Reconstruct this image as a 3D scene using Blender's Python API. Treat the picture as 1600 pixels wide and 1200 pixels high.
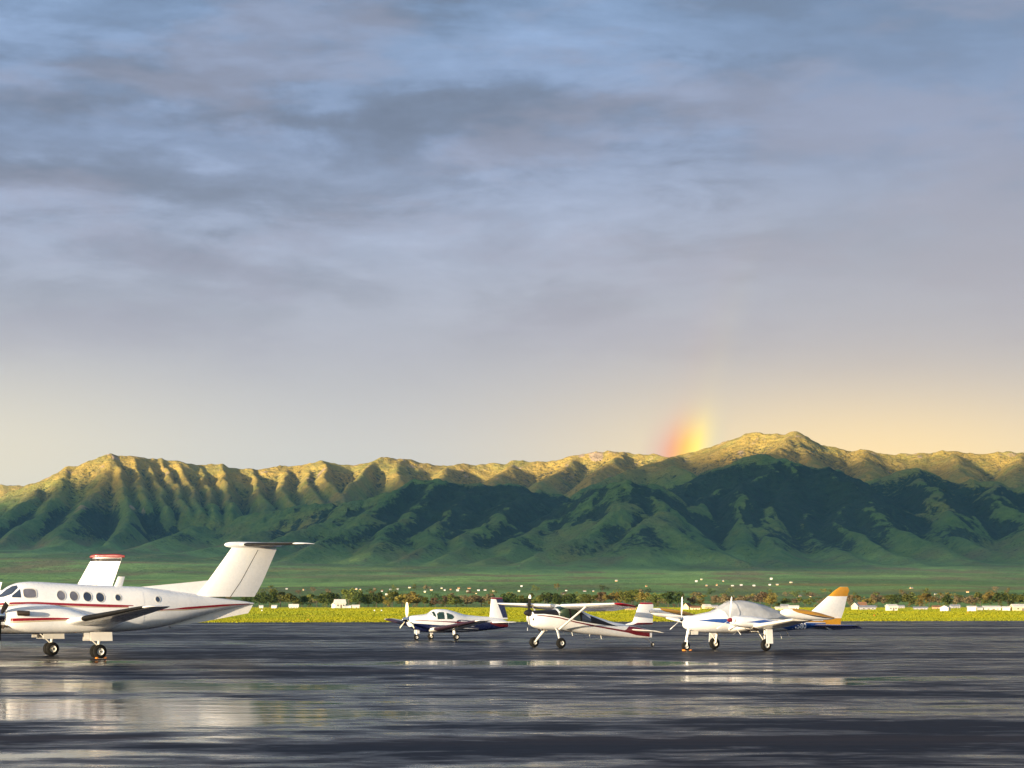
import bpy, bmesh, math, random
import numpy as np
from mathutils import Vector, Matrix

# ------------------------------------------------------------------ clearing, camera, world, sun
for o in list(bpy.data.objects):
    bpy.data.objects.remove(o)
SC = bpy.context.scene
COL = SC.collection
R = math.radians
EYE = 2.1                     # eye height of the photographer
FPX, CX, HZ = 3000.0, 800.0, 943.0

cam = bpy.data.cameras.new('camera')
cam.sensor_width = 36.0
cam.lens = 36.0 * FPX / 1600.0
cam.shift_y = (HZ - 600.0) / 1600.0
cam.clip_start = 0.5
cam.clip_end = 90000.0
camo = bpy.data.objects.new('camera', cam)
COL.objects.link(camo)
camo.location = (0, 0, EYE)
camo.rotation_euler = (R(90), 0, 0)
SC.camera = camo

SC.view_settings.view_transform = 'Standard'
SC.view_settings.look = 'None'
SC.view_settings.gamma = 1.0
SC.view_settings.use_curve_mapping = False
EXPOSURE = 1.25
SC.view_settings.exposure = EXPOSURE
EXPK = 2.0 ** EXPOSURE

SUN_AZ = 221.0                # compass degrees, clockwise from the view direction
SUN_EL = 5.0
sun_dir = Vector((math.sin(R(SUN_AZ)) * math.cos(R(SUN_EL)), math.cos(R(SUN_AZ)) * math.cos(R(SUN_EL)), math.sin(R(SUN_EL))))
sl = bpy.data.lights.new('sun', 'SUN')
sl.energy = 5.0
sl.angle = R(0.5)
sl.color = (1.0, 0.82, 0.57)
so = bpy.data.objects.new('sun', sl)
COL.objects.link(so)
so.location = (-60, -60, 40)
so.rotation_euler = (-sun_dir).to_track_quat('-Z', 'Y').to_euler()


class NT:
    """Small helper around a node tree."""
    def __init__(s, tree):
        s.t = tree
        s.n = tree.nodes
        s.l = tree.links

    def node(s, typ, **kw):
        n = s.n.new(typ)
        for k, v in kw.items():
            setattr(n, k, v)
        return n

    def put(s, sock, v):
        if isinstance(v, bpy.types.NodeSocket):
            s.l.new(v, sock)
        elif v is not None:
            if sock.type == 'RGBA' and len(v) == 3:
                v = (v[0], v[1], v[2], 1.0)
            sock.default_value = v

    def m(s, op, a, b=None, c=None, clamp=False):
        n = s.node('ShaderNodeMath', operation=op, use_clamp=clamp)
        s.put(n.inputs[0], a)
        s.put(n.inputs[1], b)
        s.put(n.inputs[2], c)
        return n.outputs[0]

    def add(s, a, b): return s.m('ADD', a, b)
    def sub(s, a, b): return s.m('SUBTRACT', a, b)
    def mul(s, a, b): return s.m('MULTIPLY', a, b)

    def mix(s, f, a, b, mode='MIX'):
        n = s.node('ShaderNodeMix', data_type='RGBA', blend_type=mode)
        s.put(n.inputs[0], f)
        s.put(n.inputs[6], a)
        s.put(n.inputs[7], b)
        return n.outputs[2]

    def smooth(s, v, lo, hi, a=0.0, b=1.0):
        n = s.node('ShaderNodeMapRange', interpolation_type='SMOOTHSTEP')
        s.put(n.inputs[0], v)
        for i, q in zip((1, 2, 3, 4), (lo, hi, a, b)):
            n.inputs[i].default_value = q
        return n.outputs[0]

    def noise(s, vec, scale, detail=4, rough=0.5, dist=0.0, out=0):
        n = s.node('ShaderNodeTexNoise')
        s.put(n.inputs['Vector'], vec)
        n.inputs['Scale'].default_value = scale
        n.inputs['Detail'].default_value = detail
        n.inputs['Roughness'].default_value = rough
        n.inputs['Distortion'].default_value = dist
        return n.outputs[out]

    def vscale(s, vec, sc):
        n = s.node('ShaderNodeMapping')
        s.put(n.inputs[0], vec)
        n.inputs[3].default_value = sc
        return n.outputs[0]

    def ramp(s, f, stops):
        n = s.node('ShaderNodeValToRGB')
        e = n.color_ramp.elements
        while len(e) < len(stops):
            e.new(0.5)
        for i, (p, c) in enumerate(stops):
            e[i].position = p
            e[i].color = (c[0], c[1], c[2], 1)
        s.put(n.inputs[0], f)
        return n.outputs[0]


def build_world():
    w = bpy.data.worlds.new('World')
    SC.world = w
    w.use_nodes = True
    t = NT(w.node_tree)
    t.n.clear()
    out = t.node('ShaderNodeOutputWorld')
    bg = t.node('ShaderNodeBackground')
    t.l.new(bg.outputs[0], out.inputs[0])
    sky = t.node('ShaderNodeTexSky', sky_type='NISHITA')
    sky.sun_disc = False
    sky.sun_elevation = R(SUN_EL)
    sky.sun_rotation = R(SUN_AZ)
    tc = t.node('ShaderNodeTexCoord')
    d = tc.outputs['Generated']
    sep = t.node('ShaderNodeSeparateXYZ')
    t.put(sep.inputs[0], d)
    x, y, z = sep.outputs
    DEG = 180 / math.pi
    az = t.mul(t.m('ARCTAN2', x, y), DEG)
    el = t.mul(t.m('ARCSINE', z), DEG)
    # broad rain-cloud deck: colour by elevation
    def k(r, g, b): return (r, g, b)
    elr = t.m('DIVIDE', el, 60.0, clamp=True)
    deck = t.ramp(elr, [
        (0.0, k(.66, .65, .62)), (4.6 / 60, k(.645, .645, .63)), (7.5 / 60, k(.48, .495, .555)),
        (10.4 / 60, k(.365, .415, .53)), (13.5 / 60, k(.28, .36, .525)), (17.5 / 60, k(.225, .325, .50)),
        (26 / 60, k(.21, .29, .45)), (1.0, k(.22, .28, .41))])
    def gauss(a0, sa, e0, se, amp, ww=None):
        aa = t.m('DIVIDE', t.sub(wa if ww is None else az, a0), sa)
        ee = t.m('DIVIDE', t.sub(we if ww is None else el, e0), se)
        q = t.add(t.mul(aa, aa), t.mul(ee, ee))
        return t.mul(t.m('EXPONENT', t.mul(q, -0.5)), amp)
    # warped coordinates so that every cloud edge is ragged
    wn = t.noise(t.vscale(d, (7, 7, 20)), 1.0, 5, .55, out=1)
    ws = t.node('ShaderNodeSeparateColor')
    t.put(ws.inputs[0], wn)
    wn2 = t.noise(t.vscale(d, (26, 26, 60)), 1.0, 4, .6, out=1)
    ws2 = t.node('ShaderNodeSeparateColor')
    t.put(ws2.inputs[0], wn2)
    wa = t.add(az, t.add(t.mul(t.sub(ws.outputs[0], .5), 9.0), t.mul(t.sub(ws2.outputs[0], .5), 3.0)))
    we = t.add(el, t.add(t.mul(t.sub(ws.outputs[1], .5), 4.2), t.mul(t.sub(ws2.outputs[1], .5), 1.5)))
    def P(px, py): return (px - CX) / 52.36, (HZ - py) / 52.36
    # stretched fbm over the whole dome
    n1 = t.noise(t.vscale(d, (5, 5, 24)), 1.0, 7, .56, .6)
    n2 = t.noise(t.vscale(d, (14, 14, 44)), 1.0, 6, .6, .4)
    n3 = t.noise(t.vscale(d, (32, 32, 80)), 1.0, 6, .62, .3)
    tex = t.add(t.add(t.mul(t.sub(n1, .5), 1.5), t.mul(t.sub(n2, .5), 1.1)), t.mul(t.sub(n3, .5), .42))
    shape = t.smooth(t.add(n1, t.mul(t.sub(n2, .5), .55)), .46, .58)
    tex = t.add(tex, t.mul(t.sub(shape, .5), .18))
    upper = t.smooth(el, 6.0, 12.0)
    # right-hand part of the view is smoother rain curtain
    calm = t.smooth(az, 4.0, 11.0, 1.0, .35)
    tex = t.mul(t.mul(tex, upper), calm)
    # cloud banks (dark < 0, bright > 0)
    banks = [(-60, 15, 330, 32, -.60), (60, 70, 130, 30, .24), (300, 45, 230, 30, .20), (560, 30, 150, 45, -.34), (760, 25, 90, 26, -.34),
             (150, 185, 260, 20, -.38), (520, 172, 330, 22, -.40), (800, 190, 240, 28, -.30),
             (210, 222, 170, 12, .18), (560, 258, 260, 18, .18), (60, 285, 170, 20, -.40), (260, 318, 220, 16, -.24),
             (90, 330, 120, 14, .16), (380, 385, 140, 18, -.20), (640, 350, 160, 16, -.18), (850, 255, 160, 14, -.20), (930, 290, 130, 10, -.20),
             (940, 90, 140, 30, .10), (960, 140, 90, 20, .10), (840, 40, 120, 30, -.16), (1350, 20, 330, 90, -.24), (1200, 60, 90, 40, -.12)]
    tot = tex
    for px, py, sx, sy, a in banks:
        A, E_ = P(px, py)
        tot = t.add(tot, gauss(A, sx / 52.36, E_, sy / 52.36, a))
    gain = t.m('EXPONENT', t.mul(tot, 0.56))
    cl = t.node('ShaderNodeVectorMath', operation='SCALE')
    t.put(cl.inputs[0], deck)
    t.put(cl.inputs['Scale'], gain)
    deckc = cl.outputs[0]
    # bluish where bright, greyer where dark
    deckc = t.mix(t.smooth(tot, 0.0, -.7, 0, .30), deckc, (.24, .27, .34))
    lav = t.mul(t.smooth(t.noise(t.vscale(d, (9, 9, 30)), 1.0, 4, .6), .45, .65, 0, .38), t.smooth(el, 5.5, 9.0))
    deckc = t.mix(lav, deckc, (.385, .385, .475))
    # soft warm rain light low over the range
    glow = gauss(11.2, 6.6, 3.9, 1.8, 1.0, 1)
    deckc = t.mix(t.m('MINIMUM', glow, 1.0), deckc, (1.32, .95, .42))
    glow2 = gauss(14.0, 9.0, 8.0, 3.2, .40, 1)
    deckc = t.mix(glow2, deckc, (.56, .50, .47))
    glow3 = gauss(-17.0, 6.5, 3.8, 1.9, .9, 1)
    deckc = t.mix(glow3, deckc, (.90, .80, .60))
    # rainbow: 42 degrees from the point opposite the sun
    dot = t.node('ShaderNodeVectorMath', operation='DOT_PRODUCT')
    t.put(dot.inputs[0], d)
    dot.inputs[1].default_value = (math.sin(R(46)) * math.cos(R(5)), math.cos(R(46)) * math.cos(R(5)), -math.sin(R(5)))
    th = t.mul(t.m('ARCCOSINE', dot.outputs['Value']), DEG)
    u = t.m('DIVIDE', t.sub(43.25, th), 2.6, clamp=True)
    bow = t.ramp(u, [(0, (.60, .42, .50)), (.22, (.92, .42, .38)), (.36, (1.10, .46, .22)), (.50, (1.25, .70, .14)), (.64, (1.45, 1.08, .20)), (.78, (1.12, .96, .40)), (.90, (.62, .72, .55)), (1, (.5, .5, .6))])
    bowf = t.ramp(u, [(0, (0, 0, 0)), (.20, (.35, .35, .35)), (.36, (.80, .80, .80)), (.52, (.95, .95, .95)), (.66, (.85, .85, .85)), (.80, (.40, .40, .40)), (.92, (.08, .08, .08)), (1, (0, 0, 0))])
    rain = t.mul(gauss(5.3, 3.0, 4.4, .78, 1.1, 1), t.smooth(el, 7.0, 4.6))
    rain2 = t.mul(gauss(5.3, 5.0, 7.0, 2.2, .035, 1), 1.0)
    deckc = t.mix(t.m('MINIMUM', t.mul(bowf, t.add(rain, rain2)), 1.0), deckc, bow)
    dk = t.node('ShaderNodeVectorMath', operation='SCALE')
    t.put(dk.inputs[0], deckc)
    dk.inputs['Scale'].default_value = 1.0 / (0.15 * EXPK)
    # the storm leaves the western half of the sky clear: there the plain daylight sky shows
    hs = Vector((sun_dir.x, sun_dir.y, 0)).normalized()
    dw = t.node('ShaderNodeVectorMath', operation='DOT_PRODUCT')
    t.put(dw.inputs[0], d)
    dw.inputs[1].default_value = tuple(hs)
    clear = t.smooth(dw.outputs['Value'], -.15, .55, 0, .85)
    t.put(bg.inputs[0], t.mix(clear, dk.outputs[0], sky.outputs[0]))
    bg.inputs[1].default_value = 0.15


build_world()

# ------------------------------------------------------------------ generic helpers
def setp(o, label=None, cat=None, group=None, kind=None):
    for k_, v in (('label', label), ('category', cat), ('group', group), ('kind', kind)):
        if v:
            o[k_] = v
    return o


def empty(name, loc, rz=0.0, **kw):
    o = bpy.data.objects.new(name, None)
    o.empty_display_size = .3
    COL.objects.link(o)
    o.location = loc
    o.rotation_euler = (0, 0, rz)
    return setp(o, **kw)


def mesh_obj(name, v, f, mat=None, parent=None, smooth=35, slots=None, idx=None, **kw):
    me = bpy.data.meshes.new(name)
    me.from_pydata([tuple(map(float, p)) for p in v], [], [tuple(int(i) for i in q) for q in f])
    mats = slots or ([mat] if mat else [])
    for m_ in mats:
        me.materials.append(m_)
    if idx is not None:
        me.polygons.foreach_set('material_index', np.asarray(idx, dtype=np.int32))
    bm = bmesh.new()
    bm.from_mesh(me)
    bmesh.ops.recalc_face_normals(bm, faces=bm.faces)
    bm.to_mesh(me)
    bm.free()
    if smooth:
        me.polygons.foreach_set('use_smooth', np.ones(len(me.polygons), dtype=bool))
        me.set_sharp_from_angle(angle=R(smooth))
    o = bpy.data.objects.new(name, me)
    COL.objects.link(o)
    if parent is not None:
        o.parent = parent
    return setp(o, **kw)


def fast_mesh(name, v, tris=None, quads=None, mat=None):
    """numpy arrays straight into a mesh"""
    me = bpy.data.meshes.new(name)
    v = np.asarray(v, dtype=np.float32)
    me.vertices.add(len(v))
    me.vertices.foreach_set('co', v.ravel())
    F = tris if tris is not None else quads
    F = np.asarray(F, dtype=np.int32)
    k_ = F.shape[1]
    me.loops.add(F.size)
    me.loops.foreach_set('vertex_index', F.ravel())
    me.polygons.add(len(F))
    me.polygons.foreach_set('loop_start', np.arange(0, F.size, k_, dtype=np.int32))
    me.polygons.foreach_set('loop_total', np.full(len(F), k_, dtype=np.int32))
    me.update(calc_edges=True)
    me.validate()
    if mat:
        me.materials.append(mat)
    return me


class MB:
    """collects simple shapes of one mesh"""
    def __init__(s):
        s.v, s.f = [], []

    def addm(s, v, f):
        b = len(s.v)
        s.v += [tuple(p) for p in v]
        s.f += [tuple(i + b for i in q) for q in f]
        return s

    def box(s, c, d, rot=None):
        v = []
        for sx in (-1, 1):
            for sy in (-1, 1):
                for sz in (-1, 1):
                    p = Vector((sx * d[0] / 2, sy * d[1] / 2, sz * d[2] / 2))
                    if rot is not None:
                        p = rot @ p
                    v.append(p + Vector(c))
        return s.addm(v, [(0, 1, 3, 2), (4, 6, 7, 5), (0, 4, 5, 1), (2, 3, 7, 6), (0, 2, 6, 4), (1, 5, 7, 3)])

    def tube(s, pts, rad, n=10, cap=True, flat=1.0):
        pts = [Vector(p) for p in pts]
        rad = rad if isinstance(rad, (list, tuple)) else [rad] * len(pts)
        rings = []
        for i, p in enumerate(pts):
            a = pts[max(i - 1, 0)]
            b = pts[min(i + 1, len(pts) - 1)]
            t_ = (b - a).normalized()
            u = t_.cross(Vector((0, 1, 0)))
            if u.length < 1e-3:
                u = t_.cross(Vector((1, 0, 0)))
            u.normalize()
            w_ = t_.cross(u)
            rings.append([p + (u * math.cos(2 * math.pi * j / n) + w_ * math.sin(2 * math.pi * j / n) * flat) * rad[i] for j in range(n)])
        v = [q for r in rings for q in r]
        f = []
        for i in range(len(pts) - 1):
            for j in range(n):
                f.append((i * n + j, i * n + (j + 1) % n, (i + 1) * n + (j + 1) % n, (i + 1) * n + j))
        if cap:
            f.append(tuple(range(n - 1, -1, -1)))
            f.append(tuple((len(pts) - 1) * n + j for j in range(n)))
        return s.addm(v, f)

    def lathe(s, prof, c, axis='y', n=24, closed=False):
        """prof: (axial, radius)"""
        v, f = [], []
        for (a, r) in prof:
            for j in range(n):
                t_ = 2 * math.pi * j / n
                p = {'y': (r * math.cos(t_), a, r * math.sin(t_)), 'x': (a, r * math.cos(t_), r * math.sin(t_)), 'z': (r * math.cos(t_), r * math.sin(t_), a)}[axis]
                v.append((p[0] + c[0], p[1] + c[1], p[2] + c[2]))
        m_ = len(prof)
        for i in range(m_ if closed else m_ - 1):
            for j in range(n):
                i2 = (i + 1) % m_
                f.append((i * n + j, i * n + (j + 1) % n, i2 * n + (j + 1) % n, i2 * n + j))
        if not closed:
            f.append(tuple(range(n)))
            f.append(tuple((m_ - 1) * n + j for j in range(n)))
        return s.addm(v, f)

    def build(s, name, mat, parent=None, smooth=35, **kw):
        return mesh_obj(name, s.v, s.f, mat, parent, smooth, **kw)


# ------------------------------------------------------------------ materials
def principled(name, base, rough=.4, metal=0.0, coat=0.0, spec=.5, vary=.06, vscale=2.0, bump=0.0, bscale=30, coords='Object', grime=None):
    m_ = bpy.data.materials.new(name)
    m_.use_nodes = True
    t = NT(m_.node_tree)
    b = t.n['Principled BSDF']
    tc = t.node('ShaderNodeTexCoord')
    co = tc.outputs[coords]
    n = t.noise(co, vscale, 5, .6)
    lo = tuple(c * (1 - vary) for c in base)
    hi = tuple(min(1, c * (1 + vary)) for c in base)
    col = t.mix(t.smooth(n, .3, .7), lo, hi)
    if grime:
        g = t.noise(t.vscale(co, (1.2, 1.2, 5)), 2.2, 6, .7)
        col = t.mix(t.smooth(g, .55, .78, 0, grime), col, tuple(c * .55 for c in base))
    t.put(b.inputs['Base Color'], col)
    r = t.smooth(t.noise(co, vscale * 3, 4, .6), .25, .75, max(.02, rough * .75), min(1, rough * 1.25))
    t.put(b.inputs['Roughness'], r)
    b.inputs['Metallic'].default_value = metal
    b.inputs['Specular IOR Level'].default_value = spec
    b.inputs['Coat Weight'].default_value = coat
    b.inputs['Coat Roughness'].default_value = .06
    if bump:
        bn = t.node('ShaderNodeBump')
        bn.inputs['Strength'].default_value = bump
        bn.inputs['Distance'].default_value = .02
        t.put(bn.inputs['Height'], t.noise(co, bscale, 4, .6))
        t.l.new(bn.outputs[0], b.inputs['Normal'])
    return m_


WHITE = principled('white_paint', (.83, .84, .86), .28, coat=.5, vary=.02, grime=.07)
WHITE2 = principled('white_paint_old', (.74, .73, .70), .35, coat=.3, vary=.05, grime=.25)
RED = principled('red_paint', (.27, .008, .018), .3, coat=.4)
CAPRED = principled('dark_red_cap', (.15, .006, .012), .45, coat=.1)
MAROON = principled('maroon_paint', (.16, .012, .02), .3, coat=.4)
BEIGE = principled('beige_paint', (.50, .42, .27), .35, coat=.3)
NAVY = principled('navy_paint', (.012, .018, .075), .28, coat=.5)
PLUM = principled('plum_paint', (.035, .018, .032), .5, spec=.3)
BLUE = principled('blue_paint', (.02, .08, .32), .3, coat=.5)
GOLD = principled('gold_paint', (.52, .25, .015), .35, coat=.3)
BLACKP = principled('black_paint', (.012, .012, .016), .55, spec=.25)
BOOT = principled('black_rubber_boot', (.009, .009, .010), .7, vary=.3, spec=.2)
TYRE = principled('tyre_rubber', (.008, .008, .008), .85, spec=.2, vary=.25, bump=.3, bscale=60)
HUB = principled('wheel_metal', (.62, .61, .58), .35, vary=.15)
STEEL = principled('bare_metal', (.55, .54, .52), .3, metal=.9, vary=.1)
CHROME = principled('spinner_metal', (.72, .72, .73), .13, metal=1.0)
DARKM = principled('sooty_metal', (.06, .045, .035), .5, metal=.6, vary=.3)
GREYW = principled('gear_paint', (.62, .61, .57), .45, vary=.1, grime=.3)
BLADEK = principled('blade_black', (.008, .008, .009), .75, spec=.15)
BLADEG = principled('blade_grey', (.55, .55, .54), .35)
BLADEY = principled('blade_pale', (.76, .70, .50), .5)
CABINM = principled('cabin_trim', (.10, .085, .07), .8, vary=.2)
ORANGE = principled('orange_plastic', (.50, .17, .02), .6, vary=.15)
GLASSD = principled('dark_glass', (.030, .042, .070), .06, spec=.8, vary=.3, vscale=1.2, coat=.6)
GLASSL = principled('shaded_glass', (.14, .14, .17), .08, spec=.8, vary=.3, vscale=1.2, coat=.6)
CANVAS = principled('grey_canvas', (.42, .44, .475), .85, vary=.10, vscale=3, bump=.6, bscale=7, spec=.2)
STRAP = principled('strap_web', (.45, .42, .36), .9)


def clear_glass():
    m_ = bpy.data.materials.new('cabin_glass')
    m_.use_nodes = True
    t = NT(m_.node_tree)
    t.n.clear()
    out = t.node('ShaderNodeOutputMaterial')
    tr = t.node('ShaderNodeBsdfTransparent')
    tr.inputs[0].default_value = (.46, .60, .45, 1)
    gl = t.node('ShaderNodeBsdfGlossy')
    gl.inputs['Roughness'].default_value = .03
    fr = t.node('ShaderNodeFresnel')
    fr.inputs[0].default_value = 1.5
    mx = t.node('ShaderNodeMixShader')
    t.put(mx.inputs[0], t.m('ADD', fr.outputs[0], .03, clamp=True))
    t.l.new(tr.outputs[0], mx.inputs[1])
    t.l.new(gl.outputs[0], mx.inputs[2])
    t.l.new(mx.outputs[0], out.inputs[0])
    return m_


GLASS = clear_glass()


# ------------------------------------------------------------------ numpy noise
def _hash(ix, iy, seed):
    with np.errstate(over='ignore'):
        h = (ix.astype(np.int64) * 374761393 + iy.astype(np.int64) * 668265263 + seed * 1442695041) & 0xffffffff
        h = ((h ^ (h >> 13)) * 1274126177) & 0xffffffff
        h = (h ^ (h >> 16)) & 0xffffff
    return h / float(0xffffff) * 2 - 1


def vnoise(x, y, seed=0):
    ix, iy = np.floor(x), np.floor(y)
    fx, fy = x - ix, y - iy
    ix, iy = ix.astype(np.int64), iy.astype(np.int64)
    ux = fx * fx * fx * (fx * (fx * 6 - 15) + 10)
    uy = fy * fy * fy * (fy * (fy * 6 - 15) + 10)
    a, b = _hash(ix, iy, seed), _hash(ix + 1, iy, seed)
    c, d = _hash(ix, iy + 1, seed), _hash(ix + 1, iy + 1, seed)
    return (a + (b - a) * ux) * (1 - uy) + (c + (d - c) * ux) * uy


def fbm(x, y, wl, octv=4, seed=0, gain=.5):
    s = np.zeros_like(x, dtype=float)
    a, tot = 1.0, 0.0
    for i in range(octv):
        s += a * vnoise(x / wl + 13.7 * i, y / wl - 7.3 * i, seed + i)
        tot += a
        a *= gain
        wl *= .5
    return s / tot


def sst(v, a, b):
    t_ = np.clip((v - a) / (b - a), 0, 1)
    return t_ * t_ * (3 - 2 * t_)


# ------------------------------------------------------------------ large structure: terrain
def bench(x, y):
    """the valley floor, flat near the airfield and rising towards the foot of the range"""
    Y = np.asarray(y, dtype=float)
    z = np.interp(Y, [0, 1300, 2000, 3000, 4000, 5000, 6000, 7000, 8000, 10000, 16000], [-.6, -.1, 5, 19, 42, 72, 108, 146, 185, 260, 420])
    und = sst(Y, 1500, 4000)
    z = z + und * (fbm(np.asarray(x, float), Y, 1500, 3, 41) * 10 + fbm(np.asarray(x, float), Y, 420, 3, 44) * 5)
    z = z + und * np.interp(x, [-3000, -1600, -600, 0, 1500, 3000], [26, 22, 0, -6, 0, 4]) * sst(Y, 3500, 6500)
    return z


def at(px, py, D):
    return ((px - CX) / FPX * D, D, EYE + (HZ - py) / FPX * D)


RIDGES = [
    # (steepness, points as (bearing, height, distance))
    # crest of the range, left peak to right end
    (.62, [(-700, 770, 11800), (-300, 752, 11700), (-100, 775, 11900), (20, 790, 11900), (57, 753, 11400), (100, 731, 11400), (137, 719, 11450), (175, 710, 11500), (212, 712.5, 11600), (230, 717, 11650), (262, 719, 11700), (287, 721, 11700), (300, 726, 11750), (325, 727.5, 11800), (350, 725, 11800), (362, 730, 11850), (400, 734, 11900),
           (420, 731, 11950), (450, 729, 12000), (480, 730, 12000), (507, 721, 12000), (550, 726, 12100), (595, 715, 12100), (625, 717.5, 12200), (650, 722, 12250), (700, 729, 12300), (737, 724.5, 12400), (800, 721, 12500), (862, 719, 12500), (900, 712, 12500), (932, 706, 12450), (980, 703, 12400), (1000, 705, 12300),
           (1025, 711, 12200), (1067, 712, 12000), (1100, 704, 11900), (1137, 691, 11800), (1162, 682, 11700), (1182, 678, 11600), (1229, 676, 11500), (1250, 686, 11500), (1285, 697, 11500), (1320, 704, 11500), (1340, 702, 11500), (1370, 709, 11500), (1412, 707, 11500), (1450, 706, 11450), (1487, 702, 11400), (1525, 707, 11400), (1587, 706, 11400), (1700, 712, 11400), (1900, 700, 11500), (2300, 730, 11600)]),
    # far dark hill at the left edge
    (.5, [(-500, 740, 14500), (0, 759, 14500), (40, 760, 14500), (90, 775, 14300)]),
    # flatiron spurs of the left peak
    (.95, [(57, 753, 11400), (45, 775, 10900), (0, 803, 10400), (-60, 835, 9800)]),
    (.85, [(100, 731, 11400), (85, 770, 10900), (40, 812, 10200), (-20, 850, 9500)]),
    (.75, [(175, 710, 11500), (160, 748, 11050), (128, 790, 10500), (95, 828, 9800), (25, 872, 8600)]),
    (1.6, [(175, 712, 11500), (186, 745, 11050), (205, 786, 10450), (215, 812, 10000), (150, 842, 9200), (85, 868, 8400)]),
    (1.6, [(206, 714, 11600), (214, 745, 11150), (232, 788, 10500)]),
    (1.6, [(230, 718, 11650), (242, 750, 11200), (265, 796, 10450)]),
    (1.6, [(257, 720, 11700), (270, 752, 11200), (298, 798, 10450)]),
    (1.6, [(283, 722, 11700), (296, 755, 11200), (318, 800, 10450)]),
    (1.6, [(318, 728, 11800), (326, 760, 11250), (338, 803, 10450)]),
    (1.6, [(352, 727, 11800), (356, 760, 11250), (366, 802, 10500)]),
    (1.4, [(402, 735, 11900), (408, 765, 11350), (420, 802, 10600)]),
    (1.4, [(450, 731, 12000), (452, 762, 11450), (458, 797, 10700)]),
    (1.4, [(480, 731, 12000), (490, 758, 11500), (508, 792, 10800)]),
    (1.4, [(507, 722, 12000), (520, 752, 11500), (543, 786, 10800)]),
    (1.4, [(595, 716, 12100), (565, 750, 11500), (530, 786, 10800)]),
    (.8, [(620, 720, 12200), (632, 745, 11700), (640, 765, 11200)]),
    (.7, [(700, 730, 12300), (705, 750, 11800), (700, 775, 11000)]),
    (.7, [(800, 722, 12500), (790, 745, 11900), (770, 775, 11000)]),
    (.7, [(900, 714, 12500), (880, 735, 11900), (850, 765, 11000)]),
    (.7, [(975, 704, 12400), (960, 725, 11800), (930, 750, 11200)]),
    # brown middle ridge below the saddle
    (.6, [(1067, 713, 12000), (1040, 722, 11000), (1014, 727, 10300), (975, 742, 10000), (925, 770, 9600), (880, 790, 9200)]),
    (.6, [(1014, 727, 10300), (1062, 730, 10100), (1096, 742, 9800)]),
    (.7, [(1229, 677, 11500), (1215, 700, 11000), (1180, 722, 10400)]),
    (.7, [(1229, 677, 11500), (1255, 712, 10900), (1290, 738, 10300)]),
    (.7, [(1340, 703, 11500), (1350, 722, 11000), (1365, 742, 10500)]),
    (.7, [(1487, 703, 11400), (1500, 730, 10800), (1530, 755, 10300)]),
    (.7, [(1600, 708, 11400), (1590, 740, 10700), (1600, 775, 10100)]),
    # front hill left of centre
    (.55, [(380, 808, 9600), (430, 797, 9500), (480, 793, 9400), (535, 791, 9200), (560, 776, 9000), (600, 767, 8900), (637, 757, 8700), (675, 755, 8700), (725, 757, 8750), (782, 754, 8800), (815, 762, 8850), (860, 772, 8900), (900, 780, 8900)]),
    (.6, [(535, 791, 9200), (470, 822, 8500), (400, 850, 7800), (330, 878, 7200)]),
    (.6, [(640, 757, 8700), (590, 795, 8200), (520, 835, 7700), (455, 872, 7200), (420, 890, 6900)]),
    (.65, [(690, 756, 8700), (650, 800, 8150), (600, 845, 7550), (555, 888, 6950)]),
    (.65, [(745, 757, 8750), (715, 805, 8150), (670, 855, 7450), (640, 893, 6900)]),
    (.65, [(800, 757, 8800), (780, 810, 8100), (740, 860, 7400), (715, 897, 6850)]),
    (.65, [(860, 773, 8900), (850, 815, 8200), (820, 860, 7500), (800, 895, 6900)]),
    # centre hill
    (.6, [(880, 785, 8500), (920, 773, 8300), (950, 766, 8200), (987, 757, 8100), (1012, 760, 8200), (1050, 772, 8400)]),
    (.65, [(990, 758, 8100), (965, 800, 7650), (925, 845, 7200), (880, 893, 6700)]),
    (.7, [(1010, 762, 8150), (1030, 800, 7700), (1010, 850, 7100), (960, 895, 6600)]),
    (.7, [(1030, 800, 7700), (1075, 830, 7300), (1110, 865, 6950), (1150, 898, 6600)]),
    # dark peak
    (.6, [(1030, 775, 9000), (1060, 757, 9200), (1100, 740, 9300), (1150, 719, 9400), (1190, 711, 9400), (1230, 722, 9400), (1262, 735, 9400), (1290, 738, 9500), (1320, 742, 9700)]),
    (.65, [(1120, 733, 9350), (1110, 775, 8700), (1095, 810, 8100)]),
    (.7, [(1190, 712, 9400), (1165, 760, 8700), (1180, 810, 8000), (1150, 850, 7500)]),
    (.7, [(1225, 722, 9400), (1235, 770, 8700), (1200, 830, 7800), (1205, 880, 7000)]),
    # right shoulder with its long descending spurs
    (.6, [(1290, 738, 9400), (1345, 766, 8900), (1400, 805, 8300), (1445, 838, 7800), (1490, 868, 7350), (1520, 890, 7000)]),
    (.65, [(1295, 740, 9400), (1262, 790, 8700), (1290, 835, 8000), (1320, 880, 7200)]),
    (.65, [(1345, 766, 8900), (1340, 815, 8200), (1380, 860, 7500), (1420, 893, 6900)]),
    # right hill
    (.6, [(1362, 750, 10000), (1400, 738, 9900), (1437, 732, 9900), (1482, 754, 9700), (1550, 762, 9600), (1600, 770, 9500), (1750, 760, 9400)]),
    (.65, [(1437, 733, 9900), (1452, 775, 9200), (1510, 815, 8500), (1560, 852, 7900), (1610, 885, 7300)]),
    (.65, [(1550, 762, 9600), (1590, 805, 8900), (1650, 850, 8100)]),
    # low green ridges at the left foot
    (.45, [(312, 820, 9600), (250, 832, 9200), (195, 855, 8500), (140, 872, 7900)]),
    (.45, [(400, 830, 9000), (340, 845, 8500), (280, 866, 7800), (230, 884, 7200)]),
]


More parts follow.
